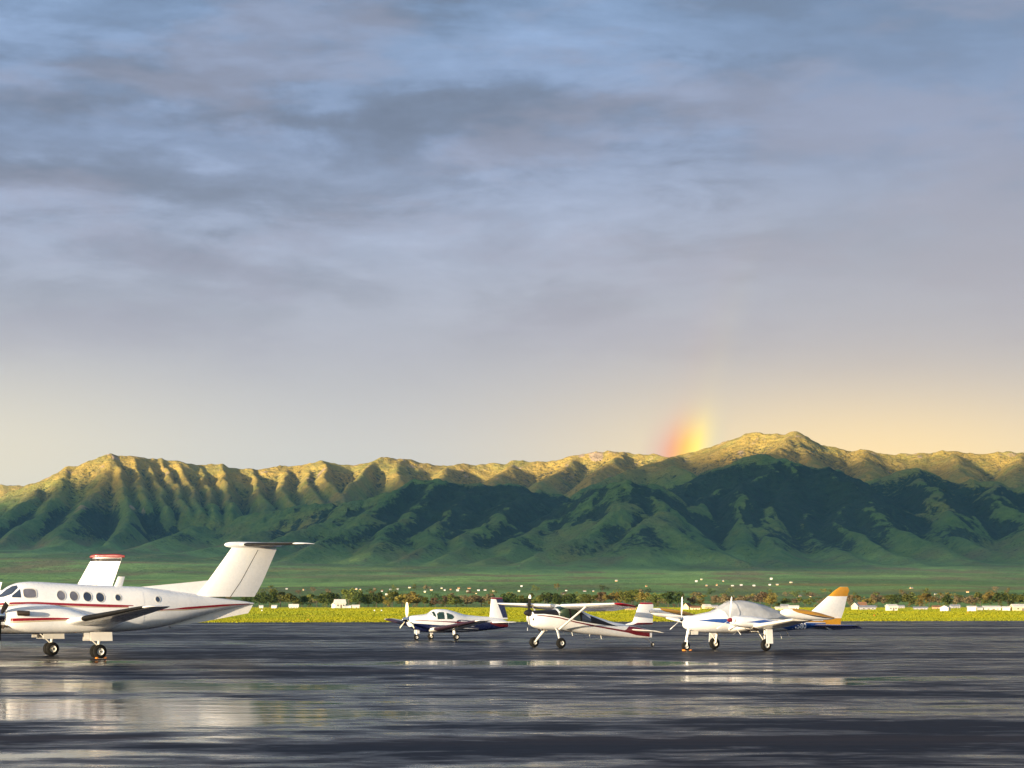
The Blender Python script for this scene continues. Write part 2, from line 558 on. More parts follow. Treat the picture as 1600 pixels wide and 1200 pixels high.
def terrain_height(X, Y):
    base = bench(X, Y)
    fr = sst(Y, 10600, 9400)
    wx = X + fbm(X, Y, 900, 3, 3) * (70 + 110 * fr) + fbm(X, Y, 220, 2, 5) * 22
    wy = Y + fbm(X, Y, 900, 3, 8) * (90 + 110 * fr) + fbm(X, Y, 220, 2, 9) * 24
    h = np.full(X.shape, -400.0)
    near = np.full(X.shape, 1e9)
    for k_, pts in RIDGES:
        P3 = [at(*p) for p in pts]
        best = np.full(X.shape, -1e9)
        for (a, b) in zip(P3[:-1], P3[1:]):
            dx, dy = b[0] - a[0], b[1] - a[1]
            L2 = dx * dx + dy * dy
            # crest joints are exact in the unwarped plane close to the crest
            t_ = np.clip(((wx - a[0]) * dx + (wy - a[1]) * dy) / L2, 0, 1)
            dd = np.hypot(wx - a[0] - t_ * dx, wy - a[1] - t_ * dy)
            zc = a[2] + (b[2] - a[2]) * t_
            r = 22.0
            dr = k_ * (np.sqrt(dd * dd + r * r) - r)
            dr = np.where(dr > 260, 260 + (dr - 260) * .72, dr)
            best = np.maximum(best, zc - dr)
            near = np.minimum(near, dd)
        kk = 22.0
        h = np.maximum(h, best) + np.maximum(kk - np.abs(h - best), 0) ** 2 / (4 * kk)
    kk = 50.0
    rel = h - base
    out = np.maximum(h, base) + np.maximum(kk - np.abs(rel), 0) ** 2 / (4 * kk)
    relief = np.clip(out - base, 0, 600)
    n = fbm(X, Y, 420, 5, 21, .55)
    rn = 1 - np.abs(fbm(X + 30, Y, 260, 4, 27, .55)) * 2
    amp = np.clip(relief / 160, 0, 1)
    out = out + amp * fr * fbm(X, Y, 750, 3, 23) * 42
    out = out + amp * (n * 16 + (rn - .6) * 15 + fbm(X, Y, 60, 3, 31, .6) * 4.5)
    gul = 1 - np.abs(fbm(X + fbm(X, Y, 300, 2, 33) * 60, Y * .30, 170, 4, 35, .6)) * 2.2
    out = out + amp * (gul - .55) * (10 + 14 * fr)
    return out, near, relief


def build_terrain():
    nx, ny = 1000, 620
    az = np.tan(np.linspace(R(-21), R(21), nx))
    yy = np.concatenate([np.linspace(950, 6000, 120, endpoint=False), np.linspace(6000, 12700, 450, endpoint=False), np.linspace(12700, 15500, 50)])
    Y = np.repeat(yy[:, None], nx, 1)
    X = Y * az[None, :]
    H, near, relief = terrain_height(X, Y)
    v = np.stack([X, Y, H], -1).reshape(-1, 3)
    i = np.arange(ny - 1)[:, None] * nx + np.arange(nx - 1)[None, :]
    q = np.stack([i, i + 1, i + nx + 1, i + nx], -1).reshape(-1, 4)
    # ground cover
    def blur(a, r):
        for ax in (0, 1):
            c = np.cumsum(np.pad(a, [(r + 1, r) if j == ax else (0, 0) for j in (0, 1)], mode='edge'), axis=ax)
            n_ = a.shape[ax]
            a = (np.take(c, np.arange(2 * r + 1, 2 * r + 1 + n_), ax) - np.take(c, np.arange(0, n_), ax)) / (2 * r + 1)
        return a
    conc = blur(H, 7) - H
    conc2 = blur(H, 20) - H
    gx = np.gradient(H, axis=1) / np.gradient(X, axis=1)
    amp = sst(relief, 12, 90)
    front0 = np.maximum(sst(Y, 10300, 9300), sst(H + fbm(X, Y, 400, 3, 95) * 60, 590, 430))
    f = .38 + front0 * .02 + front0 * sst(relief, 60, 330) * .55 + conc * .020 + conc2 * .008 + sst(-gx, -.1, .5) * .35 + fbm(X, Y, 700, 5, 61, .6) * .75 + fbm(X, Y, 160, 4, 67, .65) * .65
    front = front0            # more wood on the nearer hills, which also paints in their cloud shade
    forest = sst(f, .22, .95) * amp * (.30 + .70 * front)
    low = sst(relief, 150, 20)
    forest = forest * (1 - .6 * low * (1 - sst(fbm(X, Y, 350, 3, 71), .0, .4)))
    dry = np.clip(sst(H, 480, 860) * sst(Y, 9200, 10600) + .35 * sst(fbm(X, Y, 600, 4, 77), .1, .6), 0, 1)
    rk = fbm(X, Y, 90, 4, 81, .6)
    band = sst(H, 560, 760) * sst(Y, 10000, 11200)
    rock = sst(rk + .12 * np.sin(H / 17.0), .34, .52) * band * .5
    for px, py, D, rad in [(130, 798, 10450, 60), (78, 741, 11380, 70), (207, 787, 10400, 40), (224, 788, 10450, 28), (895, 716, 12480, 110), (932, 708, 12440, 90), (885, 728, 12200, 55), (845, 730, 12100, 45),
                           (1065, 768, 8800, 75), (1085, 773, 8700, 50), (1165, 768, 8900, 95), (1135, 772, 8800, 60), (1215, 752, 9100, 50), (1585, 774, 9400, 70), (1322, 732, 9700, 26), (502, 731, 11800, 35), (180, 722, 11450, 40)]:
        x0, y0, _ = at(px, py, D)
        d2 = np.hypot((X - x0) / rad, (Y - y0) / (rad * 2.2)) + fbm(X, Y, 70, 3, 85) * .5
        rock = np.maximum(rock, sst(d2, .85, .35) * sst(fbm(X, Y, 45, 3, 88), -.35, .25) * .9)
    field = sst(vnoise(X / 340, Y / 800, 91) + .4 * vnoise(X / 110, Y / 260, 92), -.35, .5) * (1 - amp)
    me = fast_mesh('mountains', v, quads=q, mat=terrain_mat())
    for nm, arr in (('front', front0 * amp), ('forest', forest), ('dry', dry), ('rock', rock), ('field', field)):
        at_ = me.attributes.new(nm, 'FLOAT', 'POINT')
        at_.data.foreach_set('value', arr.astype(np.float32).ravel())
    me.polygons.foreach_set('use_smooth', np.ones(len(me.polygons), dtype=bool))
    o = bpy.data.objects.new('mountains', me)
    COL.objects.link(o)
    setp(o, kind='structure')


def terrain_mat():
    m_ = bpy.data.materials.new('mountain_cover')
    m_.use_nodes = True
    t = NT(m_.node_tree)
    b = t.n['Principled BSDF']
    geo = t.node('ShaderNodeNewGeometry')
    pos = geo.outputs['Position']
    def attr(n):
        a = t.node('ShaderNodeAttribute', attribute_name=n)
        return a.outputs['Fac']
    fine = t.noise(pos, .02, 6, .65)
    mid = t.noise(pos, .004, 5, .6)
    dots = t.noise(pos, .045, 3, .6)
    grass = t.mix(t.smooth(fine, .3, .7), (.095, .20, .055), (.15, .25, .070))
    grass = t.mix(t.smooth(mid, .4, .7), grass, (.15, .17, .075))
    dry = t.mix(t.smooth(fine, .3, .7), (.36, .265, .050), (.50, .345, .085))
    col = t.mix(t.mul(attr('dry'), t.smooth(mid, .25, .6, .55, 1.0)), grass, dry)
    fieldc = t.mix(t.smooth(mid, .35, .65), (.230, .380, .105), (.140, .265, .080))
    fieldc = t.mix(t.smooth(t.noise(t.vscale(pos, (.004, .0012, .004)), 1.0, 4, .6), .5, .62), fieldc, (.20, .20, .085))
    col = t.mix(attr('field'), col, fieldc)
    col = t.mix(t.smooth(t.add(t.mul(t.sub(fine, .5), .8), attr('rock')), .4, .6), col, (.42, .31, .20))
    bush = t.mul(t.smooth(t.noise(pos, .05, 3, .62), .55, .68), t.smooth(mid, .35, .6, .30, .75))
    col = t.mix(t.mul(bush, t.sub(1.0, attr('field'))), col, (.030, .055, .026))
    col = t.mix(t.mul(attr('front'), t.smooth(t.noise(pos, .0022, 5, .6), .38, .62, .95, .35)), col, t.mix(t.smooth(fine, .3, .7), (.055, .135, .045), (.100, .200, .058)))  # cloud shade of the front hills painted in as darker grass
    fo = t.smooth(t.add(t.mul(t.sub(dots, .5), 1.9), attr('forest')), .15, .75)
    fcol = t.mix(t.smooth(fine, .3, .7), (.010, .032, .024), (.020, .058, .034))
    col = t.mix(fo, col, fcol)
    t.put(b.inputs['Base Color'], col)
    b.inputs['Roughness'].default_value = .95
    b.inputs['Specular IOR Level'].default_value = .1
    bn = t.node('ShaderNodeBump')
    bn.inputs['Strength'].default_value = 1.0
    bn.inputs['Distance'].default_value = 30
    t.put(bn.inputs['Height'], t.add(t.mul(fine, 1.0), t.mul(t.mul(dots, fo), .6)))
    t.l.new(bn.outputs[0], b.inputs['Normal'])
    return m_


build_terrain()


def grass_ground_mat():
    m_ = bpy.data.materials.new('grass_ground')
    m_.use_nodes = True
    t = NT(m_.node_tree)
    b = t.n['Principled BSDF']
    geo = t.node('ShaderNodeNewGeometry')
    pos = geo.outputs['Position']
    n = t.noise(pos, .05, 6, .65)
    n2 = t.noise(t.vscale(pos, (.01, .004, .01)), 1.0, 4, .6)
    col = t.mix(t.smooth(n, .3, .7), (.14, .19, .03), (.24, .25, .05))
    col = t.mix(t.smooth(n2, .45, .65), col, (.17, .20, .06))
    t.put(b.inputs['Base Color'], col)
    b.inputs['Roughness'].default_value = .9
    bn = t.node('ShaderNodeBump')
    bn.inputs['Strength'].default_value = 1.0
    bn.inputs['Distance'].default_value = .6
    t.put(bn.inputs['Height'], t.noise(pos, 2.2, 5, .7))
    t.l.new(bn.outputs[0], b.inputs['Normal'])
    return m_


def flat_sheet(name, poly, z, mat, thick=None):
    area = sum(a[0] * b[1] - b[0] * a[1] for a, b in zip(poly, poly[1:] + poly[:1]))
    poly = poly if area > 0 else poly[::-1]
    me = bpy.data.meshes.new(name)
    me.from_pydata([(x, y, z) for x, y in poly], [], [tuple(range(len(poly)))])
    me.materials.append(mat)
    o = bpy.data.objects.new(name, me)
    COL.objects.link(o)
    return setp(o, kind='structure')


GRASSM = grass_ground_mat()
flat_sheet('ground', [(-19500, -12000), (19500, -12000), (19500, 17000), (-19500, 17000)], -.06, GRASSM)


POOLS = [(690, 1036, 2.6, 1.7, .20), (770, 1035, 1.0, 1.5, .16), (922, 1036, 2.6, 1.9, .24), (1000, 1036, 1.2, 1.7, .18), (1110, 1048, 2.6, 1.0, .17), (1190, 1062, 2.2, 1.2, .20), (1300, 1068, 1.0, 1.1, .16), (60, 1108, 3.2, 2.6, .18), (210, 1105, 3.0, 2.4, .15), (340, 1125, 1.9, 2.4, .20),
         (150, 1068, 4.2, 2.2, .12), (330, 1075, 3.2, 2.0, .14), (560, 1120, 2.6, 1.6, .06), (900, 1110, 4.0, 2.0, .05), (1250, 1110, 4.0, 2.0, .05), (340, 1155, 1.4, 1.0, .14), (60, 1182, 1.4, .6, .12), (145, 1034, 2.2, 1.4, .16), (60, 1040, 2.0, 1.4, .10), (1420, 1060, 4.0, 2.0, .04),
         (100, 1152, 3.4, .9, -.14), (500, 1052, 9.0, 1.5, -.06), (1200, 1085, 8.0, 1.4, -.05), (1180, 1162, 4.0, 1.0, -.12), (1500, 1135, 3.0, 1.2, -.10), (700, 1170, 3.0, .8, -.10), (450, 1060, 9.0, .8, -.06)]


def tarmac_mat(name):
    m_ = bpy.data.materials.new(name)
    m_.use_nodes = True
    t = NT(m_.node_tree)
    b = t.n['Principled BSDF']
    geo = t.node('ShaderNodeNewGeometry')
    pos = geo.outputs['Position']
    sp = t.node('ShaderNodeSeparateXYZ')
    t.put(sp.inputs[0], pos)
    wz = t.noise(t.vscale(pos, (.35, .35, 1)), 1.0, 4, .6, out=1)
    wsp = t.node('ShaderNodeSeparateColor')
    t.put(wsp.inputs[0], wz)
    wx = t.add(sp.outputs[0], t.mul(t.sub(wsp.outputs[0], .5), 4.5))
    wy = t.add(sp.outputs[1], t.mul(t.sub(wsp.outputs[1], .5), 4.0))
    # rain water lies in shallow pools, thinner films and damp streaks
    big = t.noise(t.vscale(pos, (.018, .07, 1)), 1.0, 5, .6, .5)
    med = t.noise(t.vscale(pos, (.24, .50, 1)), 1.0, 6, .66, .6)
    fine = t.noise(t.vscale(pos, (.70, 1.7, 1)), 1.0, 6, .68, .5)
    lane = t.noise(t.vscale(pos, (.004, .26, 1)), 1.0, 5, .66)
    grain = t.noise(pos, 3.0, 5, .7)
    wet = t.add(t.add(t.mul(big, .34), t.mul(med, .40)), t.add(t.mul(lane, .11), t.mul(fine, .36)))
    for px, py, lx, ly, amp in POOLS:
        D = EYE * FPX / (py - HZ)
        qx = t.m('DIVIDE', t.sub(wx, (px - CX) / FPX * D), lx)
        qy = t.m('DIVIDE', t.sub(wy, D), ly)
        q = t.m('EXPONENT', t.mul(t.add(t.mul(qx, qx), t.mul(qy, qy)), -.7))
        wet = t.add(wet, t.mul(q, amp))
    film = t.smooth(wet, .62, .71)
    damp = t.smooth(wet, .52, .66)
    base = t.mix(t.smooth(grain, .3, .7), (.008, .012, .023), (.016, .021, .036))
    base = t.mix(t.smooth(lane, .48, .62, 0, .85), base, (.032, .027, .034))
    t.put(b.inputs['Base Color'], t.mix(film, base, (.012, .013, .019)))
    t.put(b.inputs['Roughness'], t.add(t.smooth(damp, 0, 1, .46, .30), t.mul(film, -.24)))
    t.put(b.inputs['Specular IOR Level'], t.add(t.smooth(damp, 0, 1, .012, .055), t.mul(film, .42)))
    b.inputs['IOR'].default_value = 1.36
    # ripples run across the wind: crests long in x
    rp = t.noise(t.vscale(pos, (.22, .75, 1)), 1.0, 5, .55, .3)
    rp2 = t.noise(t.vscale(pos, (2.2, 6.0, 1)), 1.0, 3, .6)
    bn = t.node('ShaderNodeBump')
    bn.inputs['Strength'].default_value = 1.0
    bn.inputs['Distance'].default_value = .014
    t.put(bn.inputs['Height'], t.add(t.add(rp, t.mul(rp2, .10)), t.mul(t.mul(grain, t.sub(1.0, film)), .5)))
    t.l.new(bn.outputs[0], b.inputs['Normal'])
    return m_


TARM = tarmac_mat('wet_tarmac')
flat_sheet('tarmac_apron', [(-420, -160), (460, -160), (460, 219 + .23 * 460), (200, 219 + .23 * 200), (-60, 205.2), (-420, 205.2)], 0.0, TARM)
rng = np.random.default_rng(7)


# ------------------------------------------------------------------ grass of the airfield
def grass_blade_mat():
    m_ = bpy.data.materials.new('meadow_grass')
    m_.use_nodes = True
    t = NT(m_.node_tree)
    b = t.n['Principled BSDF']
    geo = t.node('ShaderNodeNewGeometry')
    pos = geo.outputs['Position']
    n = t.noise(t.vscale(pos, (.03, .008, .03)), 1.0, 5, .65)
    r = geo.outputs['Random Per Island']
    col = t.mix(r, (.30, .315, .018), (.37, .355, .020))
    col = t.mix(t.smooth(n, .42, .66), col, (.24, .29, .028))
    col = t.mix(t.smooth(t.noise(t.vscale(pos, (.02, .03, .02)), 1.0, 3, .6), .60, .72, 0, .7), col, (.36, .26, .06))
    t.put(b.inputs['Base Color'], col)
    b.inputs['Roughness'].default_value = .8
    b.inputs['Specular IOR Level'].default_value = .1
    tl = t.node('ShaderNodeBsdfTranslucent')
    t.put(tl.inputs[0], col)
    mx = t.node('ShaderNodeMixShader')
    mx.inputs[0].default_value = .45
    t.l.new(b.outputs[0], mx.inputs[1])
    t.l.new(tl.outputs[0], mx.inputs[2])
    t.l.new(mx.outputs[0], t.n['Material Output'].inputs[0])
    return m_


def build_grass():
    V = []
    def zone(n, y0, y1, h0, h1, w0, w1, blades, power=1.0):
        y = y0 + (y1 - y0) * rng.random(n) ** power
        half = 60 + y * .33
        x = (rng.random(n) * 2 - 1) * half
        edge = np.where(x > -60, 219 + .23 * x, 205.2) + .2
        keep = y > edge - rng.random(n) * .5
        x, y = x[keep], y[keep]
        n = len(x)
        hm = 1 + .45 * fbm(x, y, 18, 3, 5) + .25 * fbm(x, y, 90, 2, 6)
        for _ in range(blades):
            a = rng.random(n) * math.pi
            w = w0 + (w1 - w0) * rng.random(n)
            h = (h0 + (h1 - h0) * rng.random(n)) * hm
            cx_, cy_ = x + rng.normal(0, w), y + rng.normal(0, w)
            lx, ly = rng.normal(0, .35, n) * h, rng.normal(0, .35, n) * h
            p0 = np.stack([cx_ - np.cos(a) * w / 2, cy_ - np.sin(a) * w / 2, np.full(n, -.06)], -1)
            p1 = np.stack([cx_ + np.cos(a) * w / 2, cy_ + np.sin(a) * w / 2, np.full(n, -.06)], -1)
            p2 = np.stack([cx_ + lx, cy_ + ly, h], -1)
            V.append(np.stack([p0, p1, p2], 1).reshape(-1, 3))
    zone(34000, 200, 245, .05, .15, .10, .26, 3)
    zone(64000, 205, 360, .08, .20, .16, .42, 3, 1.3)
    zone(70000, 340, 960, .12, .30, .5, 1.1, 3)
    v = np.concatenate(V)
    tr = np.arange(len(v), dtype=np.int32).reshape(-1, 3)
    me = fast_mesh('grass', v, tris=tr, mat=grass_blade_mat())
    o = bpy.data.objects.new('grass', me)
    COL.objects.link(o)
    setp(o, 'sunlit yellow green meadow grass beyond the wet tarmac', 'grass', kind='stuff')


build_grass()


# ------------------------------------------------------------------ low cloud bank in the west that keeps the front hills in shade
def build_cloud():
    S = Vector((sun_dir.x, sun_dir.y, 0)).normalized()
    U = Vector((-S.y, S.x, 0))
    if U.x < 0:
        U = -U
    d0 = 15000.0
    lift = math.tan(R(SUN_EL))
    rr = random.Random(12)
    v, f = [], []
    bm = bmesh.new()
    bmesh.ops.create_icosphere(bm, subdivisions=3, radius=1)
    sv = np.array([p.co[:] for p in bm.verts])
    sf = [[q.index for q in p.verts] for p in bm.faces]
    bm.free()
    mb = MB()
    for u in np.arange(-11800, -1200, 330):
        top = 1702 + .226 * (u + 7220) - 60
        top = min(top, 1600)
        bot = 560
        z = bot + 310
        while z < top:
            r = min(rr.uniform(260, 340), top - z + 120)
            c = S * (d0 + rr.uniform(-500, 500)) + U * (u + rr.uniform(-90, 90))
            cz = z + d0 * lift
            w = sv * np.array([r * 1.5, r * 1.5, r])
            nn = fbm(sv[:, 0] * 3 + u, sv[:, 1] * 3 + z + sv[:, 2] * 3, 1.0, 3, 3)[:, None]
            w = w * (1 + .22 * nn)
            mb.addm([(p[0] + c.x, p[1] + c.y, p[2] + cz) for p in w], sf)
            z += 300
    m_ = principled('cloud_vapour', (.75, .75, .77), .95, vary=.05, vscale=.002, spec=.0)
    t = NT(m_.node_tree)
    tr = t.node('ShaderNodeBsdfTransparent')
    mx = t.node('ShaderNodeMixShader')
    mx.inputs[0].default_value = .80
    t.l.new(tr.outputs[0], mx.inputs[1])
    t.l.new(t.n['Principled BSDF'].outputs[0], mx.inputs[2])
    t.l.new(mx.outputs[0], t.n['Material Output'].inputs[0])
    o = mb.build('cloud_bank', m_, smooth=0, kind='structure')
    o.data.polygons.foreach_set('use_smooth', np.ones(len(o.data.polygons), dtype=bool))


build_cloud()

HAZE = 1.1e-5


def build_haze():
    m_ = bpy.data.materials.new('thin_haze')
    m_.use_nodes = True
    t = NT(m_.node_tree)
    t.n.clear()
    out = t.node('ShaderNodeOutputMaterial')
    vol = t.node('ShaderNodeVolumePrincipled')
    vol.inputs['Color'].default_value = (.22, .55, 1.0, 1)
    vol.inputs['Density'].default_value = HAZE
    t.l.new(vol.outputs[0], out.inputs['Volume'])
    mb = MB().box((0, 2500, 549), (40000, 30000, 1102 + .0))
    o = mb.build('haze', m_, smooth=0, kind='stuff', label='thin blue haze hanging over the valley', cat='haze')
    return o


if HAZE:
    build_haze()
# ------------------------------------------------------------------ aircraft building blocks (x forward, y to the left wing, z up)
def pchip(xs, ys):
    xs, ys = np.asarray(xs, float), np.asarray(ys, float)
    h = np.diff(xs)
    d = np.diff(ys) / h
    m_ = np.zeros(len(xs))
    for i in range(1, len(xs) - 1):
        if d[i - 1] * d[i] > 0:
            w1, w2 = 2 * h[i] + h[i - 1], h[i] + 2 * h[i - 1]
            m_[i] = (w1 + w2) / (w1 / d[i - 1] + w2 / d[i])
    m_[0], m_[-1] = d[0], d[-1]
    def fn(x):
        x = np.clip(np.asarray(x, float), xs[0], xs[-1])
        k_ = np.clip(np.searchsorted(xs, x) - 1, 0, len(h) - 1)
        t_ = (x - xs[k_]) / h[k_]
        return ((1 + 2 * t_) * (1 - t_) ** 2 * ys[k_] + t_ * (1 - t_) ** 2 * h[k_] * m_[k_] + t_ * t_ * (3 - 2 * t_) * ys[k_ + 1] + t_ * t_ * (t_ - 1) * h[k_] * m_[k_ + 1])
    return fn


class Hull:
    """a body of revolution-like sections: stations (x, z_bottom, z_top, half_width); cy moves it sideways"""
    def __init__(s, st, n=2.4, cy=0.0, zm=.5):
        st = sorted(st)
        xs = [p[0] for p in st]
        s.x0, s.x1 = xs[0], xs[-1]
        s.zb, s.zt, s.w = (pchip(xs, [p[i] for p in st]) for i in (1, 2, 3))
        s.n, s.cy, s.zm = n, cy, zm
        s.xs = xs

    def pt(s, x, ph, off=0.0):
        zb, zt, w = float(s.zb(x)), float(s.zt(x)), float(s.w(x))
        zm = zb + (zt - zb) * s.zm
        c, sn = math.cos(ph), math.sin(ph)
        e = 2.0 / s.n
        hy = w + off
        hz_ = (zt - zm if sn > 0 else zm - zb) + off
        return (x, s.cy + hy * math.copysign(abs(c) ** e, c), zm + hz_ * math.copysign(abs(sn) ** e, sn))

    def phi(s, x, z):
        zb, zt = float(s.zb(x)), float(s.zt(x))
        zm = zb + (zt - zb) * s.zm
        h = (zt - zm) if z > zm else (zm - zb)
        q = max(-1, min(1, (z - zm) / max(h, 1e-4)))
        return math.copysign(math.asin(min(1, abs(q) ** (s.n / 2))), q)

    def stations(s, step=.12):
        xs = set(s.xs)
        for a, b in zip(s.xs[:-1], s.xs[1:]):
            k_ = max(1, int((b - a) / step))
            for i in range(k_):
                xs.add(a + (b - a) * i / k_)
        return sorted(xs)

    def shell(s, name, mat, parent, n=44, step=.12, off=0.0, shrink=0.0, **kw):
        xs = s.stations(step)
        v, f = [], []
        for x in xs:
            for j in range(n):
                v.append(s.pt(x, 2 * math.pi * j / n, off))
        for i in range(len(xs) - 1):
            for j in range(n):
                f.append((i * n + j, i * n + (j + 1) % n, (i + 1) * n + (j + 1) % n, (i + 1) * n + j))
        f.append(tuple(range(n)))
        f.append(tuple((len(xs) - 1) * n + j for j in range(n)))
        return mesh_obj(name, v, f, mat, parent, 50, **kw)

    def band(s, name, mat, parent, x0, x1, lo, hi, side=1, off=.004, nx=None, nz=4, bottom=False, top=False, **kw):
        """paint or glass lying on the side of the hull, between the curves lo(x) and hi(x)"""
        nx = nx or max(6, int(abs(x1 - x0) / .1))
        lo_f = lo if callable(lo) else (lambda x: np.interp(x, *zip(*sorted(lo))))
        hi_f = hi if callable(hi) else (lambda x: np.interp(x, *zip(*sorted(hi))))
        v, f = [], []
        for i in range(nx + 1):
            x = x0 + (x1 - x0) * i / nx
            p0 = -math.pi / 2 if bottom else s.phi(x, float(lo_f(x)))
            p1 = math.pi / 2 if top else s.phi(x, float(hi_f(x)))
            for j in range(nz + 1):
                ph = p0 + (p1 - p0) * j / nz
                if side < 0:
                    ph = math.pi - ph
                v.append(s.pt(x, ph, off))
        for i in range(nx):
            for j in range(nz):
                a = i * (nz + 1) + j
                f.append((a, a + 1, a + nz + 2, a + nz + 1))
        return mesh_obj(name, v, f, mat, parent, 60, **kw)

    def wrap(s, name, mat, parent, rows, off=.006, nph=16, **kw):
        """glass or cloth over the top: rows of (x at the centreline, x at the edge, edge angle) from front to back"""
        v, f = [], []
        m_ = len(rows)
        for (xc, xe, pe) in rows:
            for j in range(nph + 1):
                q = -1 + 2 * j / nph
                x = xc + (xe - xc) * abs(q) ** 1.6
                ph = math.pi / 2 + q * (math.pi / 2 - pe)
                v.append(s.pt(x, ph, off))
        for i in range(m_ - 1):
            for j in range(nph):
                a = i * (nph + 1) + j
                f.append((a, a + 1, a + nph + 2, a + nph + 1))
        return mesh_obj(name, v, f, mat, parent, 60, **kw)

    def porthole(s, parent, xc, zc, rx, rz, side, glass=None, frame=None, p=2.0, fw=.022):
        """a window (with its frame as a sub-part) on the side of the hull"""
        def P_(r, a, off):
            c, sn = math.cos(a), math.sin(a)
            x = xc + r * rx * math.copysign(abs(c) ** (2 / p), c)
            z = zc + r * rz * math.copysign(abs(sn) ** (2 / p), sn)
            ph = s.phi(x, z)
            return s.pt(x, ph if side > 0 else math.pi - ph, off)
        n = 20
        v = [P_(0, 0, .003)]
        f = []
        for k_, r in enumerate((.5, 1.0)):
            v += [P_(r, 2 * math.pi * j / n, .003) for j in range(n)]
        for j in range(n):
            f.append((0, 1 + j, 1 + (j + 1) % n))
            f.append((1 + j, 1 + n + j, 1 + n + (j + 1) % n, 1 + (j + 1) % n))
        w = mesh_obj('window', v, f, glass or GLASSD, parent, 60)
        g = 1 + fw / min(rx, rz)
        v, f = [], []
        for r, off in ((1.0, .002), (1.0, .012), (g, .012), (g, .0)):
            v += [P_(r, 2 * math.pi * j / n, off) for j in range(n)]
        for i in range(3):
            for j in range(n):
                f.append((i * n + j, i * n + (j + 1) % n, (i + 1) * n + (j + 1) % n, (i + 1) * n + j))
        mesh_obj('frame', v, f, frame or GREYW, w, 40)
        return w


def cutout(o, cutters):
    """takes the cutters out of the mesh of o for good"""
    for c in cutters:
        md = o.modifiers.new('cut', 'BOOLEAN')
        md.operation = 'DIFFERENCE'
        md.solver = 'EXACT'
        md.object = c
    dg = bpy.context.evaluated_depsgraph_get()
    me = bpy.data.meshes.new_from_object(o.evaluated_get(dg), depsgraph=dg)
    o.modifiers.clear()
    o.data = me
    for c in cutters:
        bpy.data.objects.remove(c)


def prism_xz(poly, y0, y1):
    n = len(poly)
    v = [(x, y0, z) for x, z in poly] + [(x, y1, z) for x, z in poly]
    f = [tuple(range(n)), tuple(range(2 * n - 1, n - 1, -1))] + [(i, (i + 1) % n, n + (i + 1) % n, n + i) for i in range(n)]
    return mesh_obj('cutter', v, f, smooth=0)


def foil(tc, n=12):
    """closed outline from the trailing edge over the top to the nose and back; (x/c, z/c)"""
    up = []
    for i in range(n + 1):
        x = .5 * (1 + math.cos(math.pi * i / n))
        t_ = 5 * tc * (.2969 * math.sqrt(x) - .126 * x - .3516 * x * x + .2843 * x ** 3 - .1015 * x ** 4)
        cam_ = .02 * 4 * x * (1 - x) * min(1, tc / .12) * .6
        up.append((x, t_ + .002, cam_))
    top = [(x, c + t_) for x, t_, c in up]
    bot = [(x, c - t_) for x, t_, c in reversed(up[:-1])]
    return top + bot


